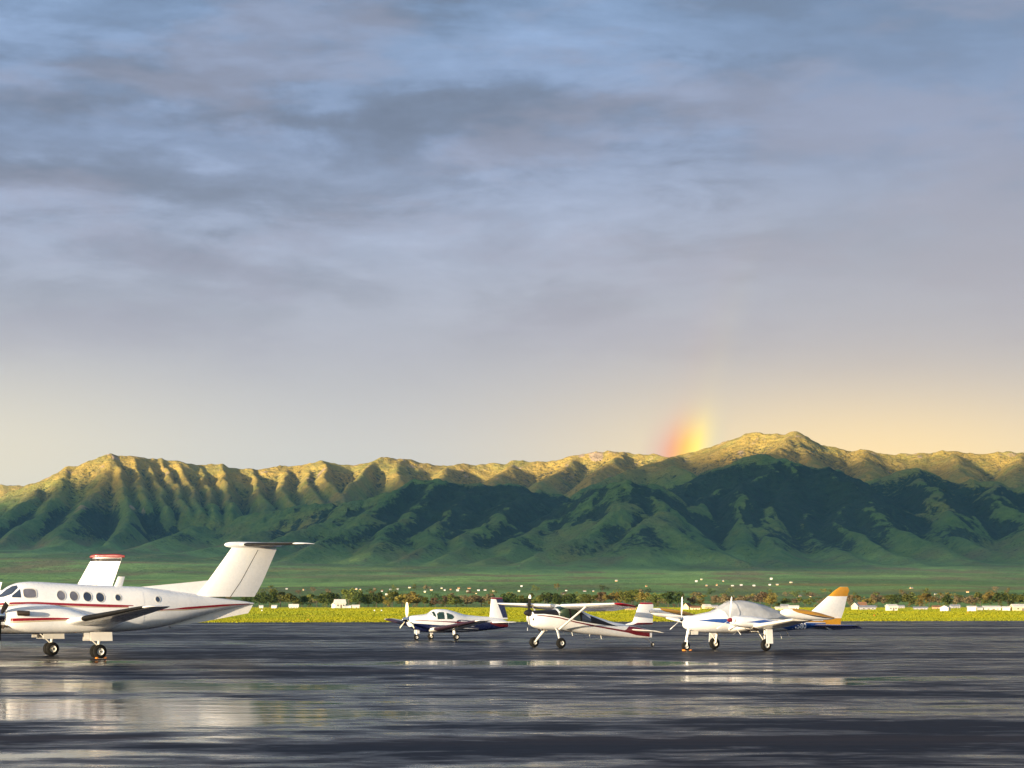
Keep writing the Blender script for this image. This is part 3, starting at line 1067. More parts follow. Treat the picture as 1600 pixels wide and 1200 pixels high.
class Wing:
    """sections (le, chord, thickness ratio, pitch in degrees); vertical=True makes a fin"""
    def __init__(s, secs, vertical=False):
        s.secs, s.vert = secs, vertical

    def ring(s, k_, off=0.0, pts=None):
        i = min(int(k_), len(s.secs) - 2)
        q = k_ - i
        a, b = s.secs[i], s.secs[i + 1]
        le = [a[0][j] * (1 - q) + b[0][j] * q for j in range(3)]
        ch, tc, pi = (a[j] * (1 - q) + b[j] * q for j in (1, 2, 3))
        out = []
        cp, sp_ = math.cos(R(pi)), math.sin(R(pi))
        for (x, z) in (pts or foil(tc)):
            if s.vert:
                z = z - 0.0
                out.append((le[0] - x * ch, le[1] + (z * ch + math.copysign(off, z)) * 1.0, le[2]))
            else:
                zz = z * ch + math.copysign(off, z)
                xx = -x * ch
                out.append((le[0] + xx * cp + zz * sp_ * 0, le[1], le[2] + zz * cp + xx * sp_))
        return out

    def build(s, name, mat, parent, sub=3, **kw):
        ks = np.linspace(0, len(s.secs) - 1, (len(s.secs) - 1) * sub + 1)
        rings = [s.ring(k_) for k_ in ks]
        n = len(rings[0])
        v = [p for r in rings for p in r]
        f = []
        for i in range(len(rings) - 1):
            for j in range(n):
                f.append((i * n + j, i * n + (j + 1) % n, (i + 1) * n + (j + 1) % n, (i + 1) * n + j))
        f += [tuple(range(n)), tuple((len(rings) - 1) * n + j for j in range(n))]
        return mesh_obj(name, v, f, mat, parent, 40, **kw)

    def skin(s, name, mat, parent, k0, k1, c0, c1, off=.004, nk=6, c0b=None, **kw):
        """a piece of the surface between two chord fractions, on both faces (boots, flaps, rudders, paint)"""
        v, f = [], []
        n = 0
        for i in range(nk + 1):
            k_ = k0 + (k1 - k0) * i / nk
            a = s.secs[min(int(k_), len(s.secs) - 2)]
            b = s.secs[min(int(k_), len(s.secs) - 2) + 1]
            q = k_ - min(int(k_), len(s.secs) - 2)
            tc = a[2] * (1 - q) + b[2] * q
            base = foil(tc, 24)
            cc = c0 if c0b is None else (c0b(i / nk))
            half = len(base) // 2
            top = sorted([p for p in base[:half + 1]])
            bot = sorted([p for p in base[half:]])
            fr = np.linspace(cc, c1, 7) if cc > .02 else np.linspace(0, 1, 7) ** 1.8 * (c1 - cc) + cc
            tz = np.interp(fr, [p[0] for p in top], [p[1] for p in top])
            bz = np.interp(fr, [p[0] for p in bot], [p[1] for p in bot])
            if cc <= .001:
                loop = [(fr[j], tz[j]) for j in range(6, -1, -1)] + [(fr[j], bz[j]) for j in range(1, 7)]
            else:
                loop = [(fr[j], tz[j]) for j in range(7)] + [(fr[j], bz[j]) for j in range(6, -1, -1)]
            # normal offset, plus a little forward at the nose
            ring = s.ring(k_, off, loop)
            if cc <= .001:
                ring = [(p[0] + off * max(0, 1 - lp[0] / .03), p[1], p[2]) for p, lp in zip(ring, loop)]
            elif c1 > .99:
                ring = [(p[0] - (off if lp[0] > .99 else 0), p[1], p[2]) for p, lp in zip(ring, loop)]
            n = len(ring)
            v += ring
        for i in range(nk):
            for j in range(n - 1):
                f.append((i * n + j, i * n + j + 1, (i + 1) * n + j + 1, (i + 1) * n + j))
        if c0 > .02 or c0b is not None:
            f += [tuple(range(n)), tuple(nk * n + j for j in range(n))]
        return mesh_obj(name, v, f, mat, parent, 40, **kw)


def mirror(secs):
    return [((le[0], -le[1], le[2]), c, t_, p) for le, c, t_, p in secs]


def wheel(parent, c, r, w, hub=.52, name='wheel', hubmat=None):
    o = MB().lathe([(-w * .5, r * hub), (-w * .5, r * .80), (-w * .36, r * .94), (-w * .15, r), (w * .15, r), (w * .36, r * .94), (w * .5, r * .80), (w * .5, r * hub)], c, 'y', 28, closed=True).build(name, TYRE, parent, 40)
    MB().lathe([(-w * .42, .02), (-w * .42, r * .16), (-w * .30, r * .22), (-w * .34, r * hub * .82), (-w * .46, r * hub * 1.01), (w * .46, r * hub * 1.01), (w * .34, r * hub * .82), (w * .30, r * .22), (w * .42, r * .16), (w * .42, .02)], c, 'y', 24).build('rim', hubmat or HUB, o, 30)
    MB().lathe([(-w * .45, r * .13), (-w * .47, r * .05), (w * .47, r * .05), (w * .45, r * .13)], c, 'y', 12).build('axle_cap', DARKM, o, 30)
    return o


def propeller(parent, hub, length, n, rot, blade_mat, tip_mat, spin_mat, sr=.16, sl_=.36, tip=.82, wide=.15):
    hx, hy, hzz = hub
    sp_ = MB().lathe([(hx - .06, sr * .98), (hx, sr), (hx + sl_ * .3, sr * .93), (hx + sl_ * .6, sr * .68), (hx + sl_ * .85, sr * .36), (hx + sl_, sr * .03)], (0, hy, hzz), 'x', 24).build('propeller', spin_mat, parent, 50)
    for k_ in range(n):
        a = R(rot) + 2 * math.pi * k_ / n
        v, f, idx = [], [], []
        fr = [.10, .2, .3, .45, .6, .72, tip - .002, tip + .002, .92, .97, 1.0]
        ch = [.35, .55, .80, 1.0, 1.0, .95, .90, .90, .78, .62, .25]
        for q, c in zip(fr, ch):
            tw = R(62 - 44 * q)
            th = .32 * (1 - q) + .06
            r = q * length
            for (u, w_) in ((-.5, 0), (-.2, .5), (.2, .45), (.5, 0), (.2, -.35), (-.2, -.4)):
                cu, tu = u * wide * c, w_ * wide * c * th
                X = -cu * math.sin(tw) + tu * math.cos(tw)
                T_ = cu * math.cos(tw) + tu * math.sin(tw)
                v.append((hx + .05 + X, hy + T_ * math.cos(a) * 1.0 + r * math.sin(a), hzz + r * math.cos(a) - T_ * math.sin(a)))
        m_ = 6
        for i in range(len(fr) - 1):
            for j in range(m_):
                f.append((i * m_ + j, i * m_ + (j + 1) % m_, (i + 1) * m_ + (j + 1) % m_, (i + 1) * m_ + j))
                idx.append(1 if fr[i] > tip else 0)
        f.append(tuple(range(m_)))
        idx.append(0)
        f.append(tuple((len(fr) - 1) * m_ + j for j in range(m_)))
        idx.append(1)
        mesh_obj('blade', v, f, parent=sp_, slots=[blade_mat, tip_mat], idx=idx, smooth=40)
    return sp_


def rod(parent, name, pts, r, mat, n=8, flat=1.0):
    return MB().tube(pts, r, n, flat=flat).build(name, mat, parent, 50)


def place(pose, name, label, cat, group=None):
    ox, oy, a = pose
    return empty(name, (ox, oy, 0), R(a + 180), label=label, cat=cat, group=group)


# ------------------------------------------------------------------ twin turboprop with a T tail
def turboprop(pose, name, label, stripes, tailmat, capmat, ttail=True, fs=1.0):
    root = place(pose, name, label, 'airplane', 'airplanes parked on the wet apron')
    H = Hull([(5.85, 1.48, 1.56, .03), (5.7, 1.34, 1.72, .2), (5.3, 1.18, 1.93, .4), (4.6, 1.02, 2.1, .56), (3.9, .94, 2.22, .66), (3.25, .92, 2.33, .71), (3.0, .92, 2.50, .72), (2.6, .92, 2.79, .735), (2.2, .92, 2.92, .745), (1.75, .92, 2.95, .75), (.8, .92, 2.91, .75),
              (0, .93, 2.87, .75), (-1.0, .95, 2.82, .75), (-1.64, .97, 2.80, .745), (-2.7, 1.03, 2.77, .72), (-3.4, 1.12, 2.70, .67), (-4.0, 1.24, 2.62, .60), (-4.7, 1.42, 2.53, .51), (-5.3, 1.58, 2.44, .42), (-6.0, 1.76, 2.35, .32), (-6.6, 1.89, 2.28, .23), (-7.2, 2.0, 2.21, .14), (-7.72, 2.07, 2.13, .05)], n=2.35)
    H.shell('fuselage', WHITE, root)
    for sd in (1, -1):
        for x in (.79, .28, -.27, -.79):
            H.porthole(root, x, 2.41 - .045 * (0.79 - x), .17, .18, sd, GLASSD if x < .2 else GLASSL)
        H.porthole(root, -1.53, 2.33, .115, .12, sd)
        H.porthole(root, -3.22, 2.265, .10, .105, sd)
        H.porthole(root, 2.03, 2.49, .25, .17, sd, GLASSL, p=3.6)
        H.band('side_window', GLASSD, root, 2.72, 2.38, [(2.38, 2.33), (2.72, 2.33)], [(2.38, 2.66), (2.72, 2.40)], sd, .004)
        H.band('windscreen', GLASSD, root, 3.16, 2.44, [(2.44, 2.70), (2.72, 2.46), (3.0, 2.35), (3.16, 2.33)], [(2.44, 2.80), (2.6, 2.765), (2.8, 2.64), (3.0, 2.475), (3.16, 2.375)], sd, .004, nx=16)
    # wings
    half = [((1.65, .55, 1.22), 2.75, .16, 1.5), ((1.55, 2.62, 1.38), 2.35, .15, 1), ((1.40, 3.3, 1.455), 2.2, .15, .6), ((.55, 7.7, 1.935), 1.15, .12, 0), ((.42, 8.0, 1.97), 1.02, .11, 0)]
    tipc = [((.42, 8.0, 1.97), 1.02, .11, 0), ((.36, 8.16, 1.99), .92, .085, 0), ((.18, 8.28, 2.0), .62, .05, 0), ((.0, 8.32, 2.0), .32, .03, 0)]
    for k_ in (1, -1):
        g = half if k_ > 0 else mirror(half)
        W = Wing(g)
        wo = W.build('wing', WHITE, root)
        Wing(tipc if k_ > 0 else mirror(tipc)).build('wing_tip', WHITE, wo)
        W.skin('deice_boot', BOOT, wo, 2.18, 3.95, 0.0, .085, .005, 10)
        W.skin('flap', WHITE, wo, .25, .95, .76, 1.0, .006)
        W.skin('flap', WHITE, wo, 2.05, 2.45, .76, 1.0, .006)
        W.skin('aileron', WHITE, wo, 2.48, 3.5, .76, 1.0, .006)
        # nacelle
        ny = 2.62 * k_
        N = Hull([(3.66, 1.34, 1.92, .27), (3.5, 1.2, 1.98, .37), (3.15, 1.08, 2.05, .42), (2.81, 1.01, 2.09, .44), (1.95, .97, 2.06, .45), (1.4, .965, 1.96, .45), (.9, .97, 1.83, .44), (.4, .99, 1.68, .42), (-.1, 1.04, 1.58, .36), (-.5, 1.12, 1.52, .26), (-.95, 1.32, 1.45, .07)], n=2.4, cy=ny)
        na = N.shell('engine_nacelle', WHITE, root, 32, .15)
        lip = MB()
        lip.tube([(3.60, ny - .16, 1.24), (3.74, ny - .15, 1.27), (3.76, ny - .1, 1.20), (3.76, ny + .1, 1.20), (3.74, ny + .15, 1.27), (3.60, ny + .16, 1.24)], .045, 8)
        lip.build('air_inlet', DARKM, na)
        for sd in (1, -1):
            rod(na, 'exhaust_stack', [(3.28, ny + sd * .36, 1.74), (3.30, ny + sd * .50, 1.745), (3.12, ny + sd * .57, 1.74), (2.92, ny + sd * .60, 1.735)], [.10, .10, .095, .09], DARKM, 12)
            if stripes:
                N.band('stripe', RED, na, 3.55, 1.30, [(1.3, 1.50), (3.55, 1.445)], [(1.3, 1.555), (2.2, 1.575), (3.55, 1.55)], sd)
                N.band('pinstripe', BEIGE, na, 3.55, 1.30, [(1.3, 1.455), (3.55, 1.385)], [(1.3, 1.495), (3.55, 1.435)], sd)
        propeller(root, (3.78, ny, 1.65), 1.26, 3, 180, BLADEK, BLADEG, CHROME, .24, .46, .74, .20)
        # main gear
        gr = rod(root, 'landing_gear', [(-.12, ny, 1.05), (.0, ny, .62), (.03, ny, .27)], [.075, .06, .055], GREYW, 12)
        rod(gr, 'drag_brace', [(.62, ny, 1.02), (.05, ny, .50)], .03, GREYW)
        rod(gr, 'axle', [(.03, ny - .26, .27), (.03, ny + .26, .27)], .035, STEEL)
        for w in (-.17, .17):
            wheel(gr, (.03, ny + w, .27), .27, .20, .50)
        for sd in (1, -1):
            MB().box((.05, ny + sd * .40, .845), (.86, .025, .34), Matrix.Rotation(R(8 * sd), 3, 'X')).build('gear_door', WHITE2, root)
        MB().box((.60, ny + k_ * .33, .86), (.22, .02, .26), Matrix.Rotation(R(10 * k_), 3, 'X')).build('gear_door', WHITE2, root)
    # nose gear
    ng = rod(root, 'nose_gear', [(4.72, 0, 1.0), (4.58, 0, .24)], [.06, .045], GREYW, 10)
    wheel(ng, (4.58, 0, .24), .24, .18)
    for sd in (1, -1):
        MB().box((4.75, sd * .2, .88), (.6, .02, .28)).build('gear_door', WHITE2, root)
    # stripes along the cabin
    if stripes:
        for sd in (1, -1):
            H.band('stripe', RED, root, 5.5, -2.15, [(-2.15, 1.965), (-1.2, 1.955), (.36, 2.01), (1.8, 2.075), (2.7, 2.075), (3.3, 2.03), (4.4, 1.90), (5.5, 1.68)], [(-2.15, 2.03), (-1.2, 2.06), (.36, 2.105), (1.8, 2.16), (2.7, 2.15), (3.3, 2.10), (4.4, 1.96), (5.5, 1.70)], sd)
            H.band('pinstripe', BEIGE, root, 4.4, -2.15, [(-2.15, 1.92), (.36, 1.955), (1.8, 2.015), (2.7, 2.015), (4.4, 1.85)], [(-2.15, 1.955), (-1.2, 1.95), (.36, 2.0), (1.8, 2.065), (2.7, 2.065), (4.4, 1.88)], sd)
            H.band('stripe', RED, root, -2.85, -7.5, [(-7.5, 2.075), (-6.2, 1.985), (-4.46, 1.865), (-3.9, 1.855), (-2.85, 1.80)], [(-7.5, 2.10), (-6.2, 2.065), (-4.46, 1.955), (-3.9, 1.89), (-2.85, 1.83)], sd)
            H.band('pinstripe', BEIGE, root, -3.0, -6.6, [(-6.6, 1.985), (-4.46, 1.825), (-3.0, 1.785)], [(-6.6, 2.0), (-4.46, 1.86), (-3.0, 1.80)], sd)
    # cabin door outline and antennas
    H.band('cabin_door', WHITE, root, -1.95, -2.62, [(-2.62, 1.3), (-1.95, 1.25)], [(-2.62, 2.56), (-1.95, 2.58)], 1, .006, nz=8)
    for (x, w, h, rake) in ((-1.80, .34, .40, -.17), ):
        zt = float(H.zt(x)) - .02
        Wing([((x + w / 2, 0, zt), w, .12, 0), ((x + w / 2 + rake, 0, zt + h), w * .85, .12, 0)], True).build('antenna', WHITE, root)
    rod(root, 'belly_antenna', [(-3.9, 0, 1.23), (-4.05, 0, 1.10)], .012, DARKM)
    # fin, rudder, T tail
    fx = lambda x: -7.45 + (x + 7.45) * fs
    F = Wing([((fx(-5.05), 0, 2.38), 2.69 * fs, .10, 0), ((fx(-5.67), 0, 3.03), 2.46 * fs, .10, 0), ((fx(-6.73), 0, 4.40), 2.05 * fs, .09, 0)], True)
    F.build('fin', WHITE, root)
    F.skin('rudder', WHITE, root, 0.0, 1.97, .585, 1.0, .007, 10)
    F.skin('hinge_line', DARKM, root, 0.0, 1.95, .572, .584, .009, 10)
    F.skin('trim_tab', WHITE, root, .25, .9, .88, 1.0, .011, 5)
    mb = MB()
    pr = [(-2.73, 2.765), (-4.2, 2.905), (-5.72, 3.05), (-5.72, 2.40), (-4.2, 2.55)]
    mb.addm([(x, .035 * (1 if z < 2.7 else .45), z) for x, z in pr] + [(x, -.035 * (1 if z < 2.7 else .45), z) for x, z in pr], [(0, 1, 2, 3, 4), (9, 8, 7, 6, 5)] + [(i, (i + 1) % 5, 5 + (i + 1) % 5, 5 + i) for i in range(5)])
    mb.build('dorsal_fin', WHITE, root)
    vf = [(-3.6, 1.15), (-5.3, 1.33), (-7.46, 1.70), (-7.68, 2.04), (-7.0, 1.99), (-5.3, 1.60)]
    mb = MB()
    mb.addm([(x, .03, z) for x, z in vf] + [(x, -.03, z) for x, z in vf], [tuple(range(6)), tuple(range(11, 5, -1))] + [(i, (i + 1) % 6, 6 + (i + 1) % 6, 6 + i) for i in range(6)])
    mb.build('ventral_fin', WHITE2, root)
    if ttail:
        MB().lathe([(-6.40, .01), (-6.46, .07), (-6.62, .115), (-7.0, .135), (-8.0, .13), (-8.7, .09), (-9.0, .02)], (0, 0, 4.52), 'x', 20).build('tail_bullet', capmat, root, 60)
        st = [((-6.95, .02, 4.53), 1.72, .10, 0), ((-8.22, 2.75, 4.53), .92, .09, 0)]
        stt = [((-8.22, 2.75, 4.53), .92, .09, 0), ((-8.36, 2.86, 4.53), .76, .08, 0), ((-8.62, 2.92, 4.53), .46, .05, 0)]
        for k_ in (1, -1):
            W = Wing(st if k_ > 0 else mirror(st))
            t_ = W.build('tailplane', tailmat, root)
            W.skin('deice_boot', BOOT, t_, .12, .97, 0, .11, .005, 8)
            W.skin('elevator', tailmat, t_, .08, .98, .64, 1.0, .006, 8)
            Wing(stt if k_ > 0 else mirror(stt)).build('tailplane_tip', capmat, t_)
    else:
        F.skin('fin_band', BLACKP, root, 1.86, 1.975, 0.0, 1.0, .010, 3)
        C_ = Hull([(fx(x), zb, zt, w) for x, zb, zt, w in ((-6.55, 4.40, 4.46, .03), (-6.66, 4.37, 4.53, .06), (-7.0, 4.37, 4.58, .09), (-7.5, 4.37, 4.565, .10), (-8.2, 4.37, 4.58, .09), (-8.7, 4.38, 4.55, .07), (-8.98, 4.40, 4.50, .03))], n=3)
        C_.shell('fin_cap', capmat, root, 20, .15)
        for k_ in (1, -1):
            W = Wing([((-5.9, .1 * k_, 2.02), 1.5, .1, 0), ((-6.5, 2.6 * k_, 2.05), .9, .09, 0)])
            t_ = W.build('tailplane', tailmat, root)
            W.skin('elevator', tailmat, t_, .08, .98, .62, 1.0, .006)
    return root


turboprop((-17.2, 75.5, 33), 'turboprop_airplane', 'large white twin turboprop with red stripes and T tail, nose out of frame', True, WHITE2, WHITE)
turboprop((-27.8, 97.3, -10), 'turboprop_airplane', 'white airplane mostly hidden behind the striped turboprop, its tall fin capped with red', False, WHITE, CAPRED, False, .76)


# ------------------------------------------------------------------ low-wing single
def low_wing_single():
    root = place((-3.95, 110.8, 32), 'low_wing_airplane', 'small white and navy low wing propeller airplane with upright squared fin', 'airplane', 'airplanes parked on the wet apron')
    H = Hull([(2.30, .86, 1.34, .26), (2.2, .76, 1.38, .36), (1.9, .60, 1.43, .45), (1.5, .50, 1.46, .50), (1.2, .46, 1.49, .53), (1.0, .44, 1.535, .55), (.66, .42, 1.74, .56), (.4, .42, 1.78, .565), (-.02, .42, 1.77, .565), (-.51, .42, 1.68, .55), (-1.0, .42, 1.55, .51), (-1.43, .44, 1.45, .46), (-2.37, .49, 1.365, .34), (-3.19, .56, 1.31, .23), (-3.9, .64, 1.20, .13), (-4.4, .72, 1.04, .05)], n=2.5)
    fu = H.shell('fuselage', WHITE, root, 48, .10)
    Hin = Hull([(1.15, .62, 1.44, .46), (.92, .60, 1.50, .50), (.66, .58, 1.69, .515), (.4, .58, 1.735, .52), (-.02, .58, 1.725, .52), (-.46, .58, 1.63, .50)], n=2.5)
    def rr(x0, x1, x2, x3, zl, zh):
        return [(x0, zl), (x1, zl), (x2, zh), (x3, zh)]
    polys = {'front': [(.70, 1.21), (.25, 1.21), (.25, 1.60), (.56, 1.60), (.72, 1.50)], 'rear': [(.08, 1.21), (-.26, 1.20), (-.40, 1.32), (-.30, 1.45), (.08, 1.57)]}
    cs = [Hin.shell('cutter', None, None, 40, .1)]
    for p in polys.values():
        cs.append(prism_xz(p, -1, 1))
    # windscreen opening: everything of the shell between two raked planes above the cowl
    cs.append(prism_xz([(1.22, 1.62), (.98, 1.50), (.80, 1.36), (.80, 1.56), (.72, 1.68), (.72, 1.75), (.80, 1.9), (1.22, 1.9)], -.46, .46))
    cutout(fu, cs)
    for sd in (1, -1):
        H.band('window', GLASS, root, .72, .24, [(.24, 1.20), (.72, 1.20)], [(.24, 1.61), (.58, 1.61), (.72, 1.51)], sd, .003)
        H.band('window', GLASS, root, .09, -.41, [(.09, 1.20), (-.27, 1.19), (-.41, 1.31)], [(.09, 1.58), (-.30, 1.46), (-.41, 1.33)], sd, .003)
        H.band('windscreen', GLASS, root, 1.02, .78, [(.78, 1.30), (.9, 1.38), (1.02, 1.47)], [(.78, 1.66), (.9, 1.58), (1.02, 1.515)], sd, .003)
        H.band('belly_paint', NAVY, root, 2.22, -4.3, None, [(2.22, .98), (1.9, .96), (.6, .86), (-.35, .86), (-.62, 1.17), (-.9, 1.19), (-1.6, 1.10), (-2.6, 1.03), (-3.6, .96), (-4.3, .93)], sd, .004, 60, 6, bottom=True) if False else H.band('belly_paint', NAVY, root, 2.22, -4.3, [(2.22, 0), (-4.3, 0)], [(2.22, .98), (1.9, .96), (.6, .86), (-.35, .86), (-.62, 1.14), (-.9, 1.17), (-1.6, 1.10), (-2.6, 1.03), (-3.6, .96), (-4.3, .93)], sd, .004, 60, 6, bottom=True)
        H.band('stripe', MAROON, root, 2.1, -.6, [(2.1, 1.13), (.6, 1.06), (-.6, .98)], [(2.1, 1.165), (.6, 1.10), (-.6, 1.06)], sd)
        H.band('stripe', MAROON, root, -.55, -1.7, [(-1.7, .96), (-.55, .93)], [(-1.7, 1.05), (-.55, 1.06)], sd, .007)
        H.band('stripe', MAROON, root, -3.0, -4.36, [(-4.36, .73), (-3.6, .75), (-3.0, .92)], [(-4.36, .98), (-3.0, 1.01)], sd, .007)
        MB().box((.10, sd * .2, .62), (.12, .38, .05)).addm(*[MB().box((.02, sd * .2, .85), (.10, .38, .5), Matrix.Rotation(R(-10), 3, 'Y')).v, MB().box((0, 0, 0), (1, 1, 1)).f]).build('seat', CABINM, root)
    half = [((1.25, .30, .60), 1.95, .15, 1.5), ((1.08, .75, .645), 1.68, .15, 1.5), ((1.02, 5.2, 1.135), .98, .13, 0)]
    tip = [((1.02, 5.2, 1.135), .98, .13, 0), ((.98, 5.38, 1.16), .90, .09, 0), ((.84, 5.48, 1.17), .66, .05, 0)]
    for k_ in (1, -1):
        W = Wing(half if k_ > 0 else mirror(half))
        wo = W.build('wing', WHITE2, root)
        W.skin('leading_edge', PLUM, wo, 1.0, 2.0, 0, .30, .004, 10)
        W.skin('flap', WHITE2, wo, 1.02, 1.6, .76, 1, .006)
        W.skin('aileron', WHITE2, wo, 1.62, 1.95, .78, 1, .006)
        Wing(tip if k_ > 0 else mirror(tip)).build('wing_tip', WHITE, wo)
        y = 1.39 * k_
        g = rod(root, 'landing_gear', [(.10, y * .97, .70), (.02, y, .20)], [.045, .04], WHITE2, 10)
        wheel(g, (.02, y + .09 * k_, .19), .19, .14)
        MB().box((.05, y - .08 * k_, .50), (.20, .018, .38)).build('gear_door', WHITE, root)
        Ws = Wing([((-3.12, .05 * k_, .98), 1.16, .10, 0), ((-3.20, 1.75 * k_, 1.02), .66, .09, 0)])
        s_ = Ws.build('tailplane', WHITE, root)
        Ws.skin('elevator', WHITE, s_, .1, .98, .62, 1, .006)
    F = Wing([((-2.9, 0, 1.18), 1.46, .08, 0), ((-3.11, 0, 1.34), 1.22, .09, 0), ((-3.21, 0, 2.36), .79, .09, 0), ((-3.22, 0, 2.46), .75, .07, 0)], True)
    F.build('fin', WHITE, root)
    F.skin('rudder', NAVY, root, .55, 2.0, .4, 1.0, .006, 14, c0b=lambda q: .40 + .34 * (1 - q ** 1.8))
    F.skin('fin_cap', MAROON, root, 2.02, 2.95, 0.0, 1.0, .009, 3)
    propeller(root, (2.36, 0, 1.20), .98, 3, 0, BLADEY, BLADEY, CHROME, .17, .38, .80, .20)
    g = rod(root, 'nose_gear', [(1.75, 0, .72), (1.79, 0, .18)], [.055, .045], WHITE2, 10)
    wheel(g, (1.80, 0, .165), .165, .12)
    for sd in (1, -1):
        MB().box((1.76, sd * .13, .50), (.20, .016, .24)).build('gear_door', WHITE, root)
    rod(root, 'exhaust_pipe', [(1.7, -.22, .56), (1.55, -.22, .44)], .035, DARKM)
    rod(root, 'roof_antenna', [(-.9, 0, 1.55), (-1.05, 0, 1.85)], .012, BLACKP)
    return root


low_wing_single()


# ------------------------------------------------------------------ high-wing taildragger
def taildragger():
    root = place((1.7, 91.0, 31), 'high_wing_airplane', 'white and maroon high wing tailwheel airplane with black upper nose and wing struts', 'airplane', 'airplanes parked on the wet apron')
    H = Hull([(.98, 1.18, 1.72, .34), (.90, 1.06, 1.755, .43), (.70, .96, 1.775, .48), (.4, .88, 1.79, .53), (0, .83, 1.80, .555), (-.30, .81, 1.81, .56), (-.46, .80, 1.88, .56), (-.66, .785, 1.985, .56), (-1.0, .75, 2.0, .56), (-1.4, .71, 1.94, .55), (-1.75, .67, 1.80, .53), (-2.2, .62, 1.61, .48), (-3.0, .555, 1.385, .38), (-3.58, .51, 1.23, .31), (-4.3, .46, 1.10, .22), (-4.9, .43, .99, .145), (-5.5, .42, .88, .08), (-6.0, .43, .78, .03)], n=2.6)
    fu = H.shell('fuselage', WHITE, root, 48, .10)
    Hin = Hull([(-.34, .95, 1.76, .50), (-.50, .94, 1.83, .515), (-.68, .93, 1.94, .515), (-1.0, .90, 1.955, .515), (-1.4, .86, 1.895, .505), (-1.75, .82, 1.75, .48), (-2.25, .76, 1.54, .42)], n=2.6)
    wins = [[(-.34, 1.53), (-.88, 1.42), (-.88, 1.86), (-.62, 1.90), (-.44, 1.80)], [(-.96, 1.40), (-1.50, 1.29), (-1.50, 1.74), (-.96, 1.85)], [(-1.58, 1.27), (-2.12, 1.20), (-2.12, 1.36), (-1.58, 1.68)]]
    cs = [Hin.shell('cutter', None, None, 40, .1)] + [prism_xz(p, -1, 1) for p in wins]
    cs.append(prism_xz([(-.28, 1.86), (-.33, 1.70), (-.40, 1.70), (-.60, 1.93), (-.62, 1.97), (-.50, 2.1), (-.28, 2.1)], -.48, .48))
    cutout(fu, cs)
    zz = lambda L: (lambda x: np.interp(x, *zip(*sorted(L))))
    for sd in (1, -1):
        for p, g in zip(wins, (GLASS, GLASS, GLASSD)):
            xs = [q[0] for q in p]
            lo = sorted([(x, z) for x, z in p[:2]])
            hi = sorted(p[2:])
            if len(p) == 5:
                hi = sorted([p[2], p[3], p[4], (p[0][0], p[0][1] + .16)])
            H.band('window', g, root, max(xs) + .012, min(xs) - .012, [(x, z - .012) for x, z in lo], [(x, z + .012) for x, z in hi], sd, .004, 12)
        # black upper band from the spinner to a point behind the cabin, cut round the windows by lying above and below them
        lowl = [(.96, 1.60), (.5, 1.61), (-.26, 1.525), (-1.3, 1.275), (-2.4, 1.13), (-3.8, .985)]
        sill = [(-.30, 1.54), (-.88, 1.41), (-1.5, 1.28), (-2.13, 1.19)]
        H.band('black_paint', BLACKP, root, .97, -.30, lowl, [(.97, 1.9), (-.30, 1.9)], sd, .004, 20, 8, top=True)
        H.band('black_paint', BLACKP, root, -.30, -2.13, lowl, sill, sd, .0045, 30, 2)
        for xa, xb in ((-.865, -.975), (-1.485, -1.595)):
            H.band('window_post', BLACKP, root, xa, xb, [(xa, float(np.interp(-xa, [.3, .88, 1.5, 2.13], [1.54, 1.41, 1.28, 1.19]))), (xb, float(np.interp(-xb, [.3, .88, 1.5, 2.13], [1.54, 1.41, 1.28, 1.19])))], [(xa, float(H.zt(xa)) - .07), (xb, float(H.zt(xb)) - .07)], sd, .006, 3, 5)
        H.band('black_paint', BLACKP, root, -2.13, -3.8, lowl, [(-2.13, 1.53), (-2.7, 1.34), (-3.3, 1.14), (-3.8, .99)], sd, .004, 20, 4)
        H.band('stripe', MAROON, root, .97, -4.45, [(.97, 1.545), (.3, 1.475), (-.3, 1.40), (-1.23, 1.185), (-2.4, .985), (-4.45, .685)], [(.97, 1.575), (.3, 1.525), (-.3, 1.455), (-1.23, 1.245), (-2.4, 1.055), (-4.45, .78)], sd)
        H.band('tail_paint', MAROON, root, -4.05, -5.85, [(-4.05, .745), (-4.45, .69), (-5.0, .56), (-5.85, .47)], [(-4.05, .75), (-4.35, .84), (-4.55, 1.0), (-5.0, .95), (-5.85, .79)], sd, .005, 24)
    H.wrap('windscreen', GLASS, root, [(-.30, -.36, R(46)), (-.38, -.46, R(46)), (-.48, -.58, R(46)), (-.60, -.68, R(46))], .004)
    # interior
    for sd in (1, -1):
        MB().box((-1.05, sd * .24, 1.12), (.45, .40, .12)).build('seat', CABINM, root)
        MB().box((-1.30, sd * .24, 1.42), (.10, .40, .55), Matrix.Rotation(R(-12), 3, 'Y')).build('seat_back', CABINM, root)
    MB().box((-.42, 0, 1.50), (.10, .9, .30)).build('instrument_panel', CABINM, root)
    half = [((-.42, .42, 2.02), 1.62, .12, 10.5), ((-.42, 2.6, 2.055), 1.62, .12, 10.5), ((-.34, 5.1, 2.10), 1.10, .11, 9)]
    tip = [((-.34, 5.1, 2.10), 1.10, .11, 9), ((-.36, 5.32, 2.11), 1.05, .10, 9), ((-.44, 5.46, 2.11), .92, .06, 9), ((-.58, 5.52, 2.09), .66, .03, 9)]
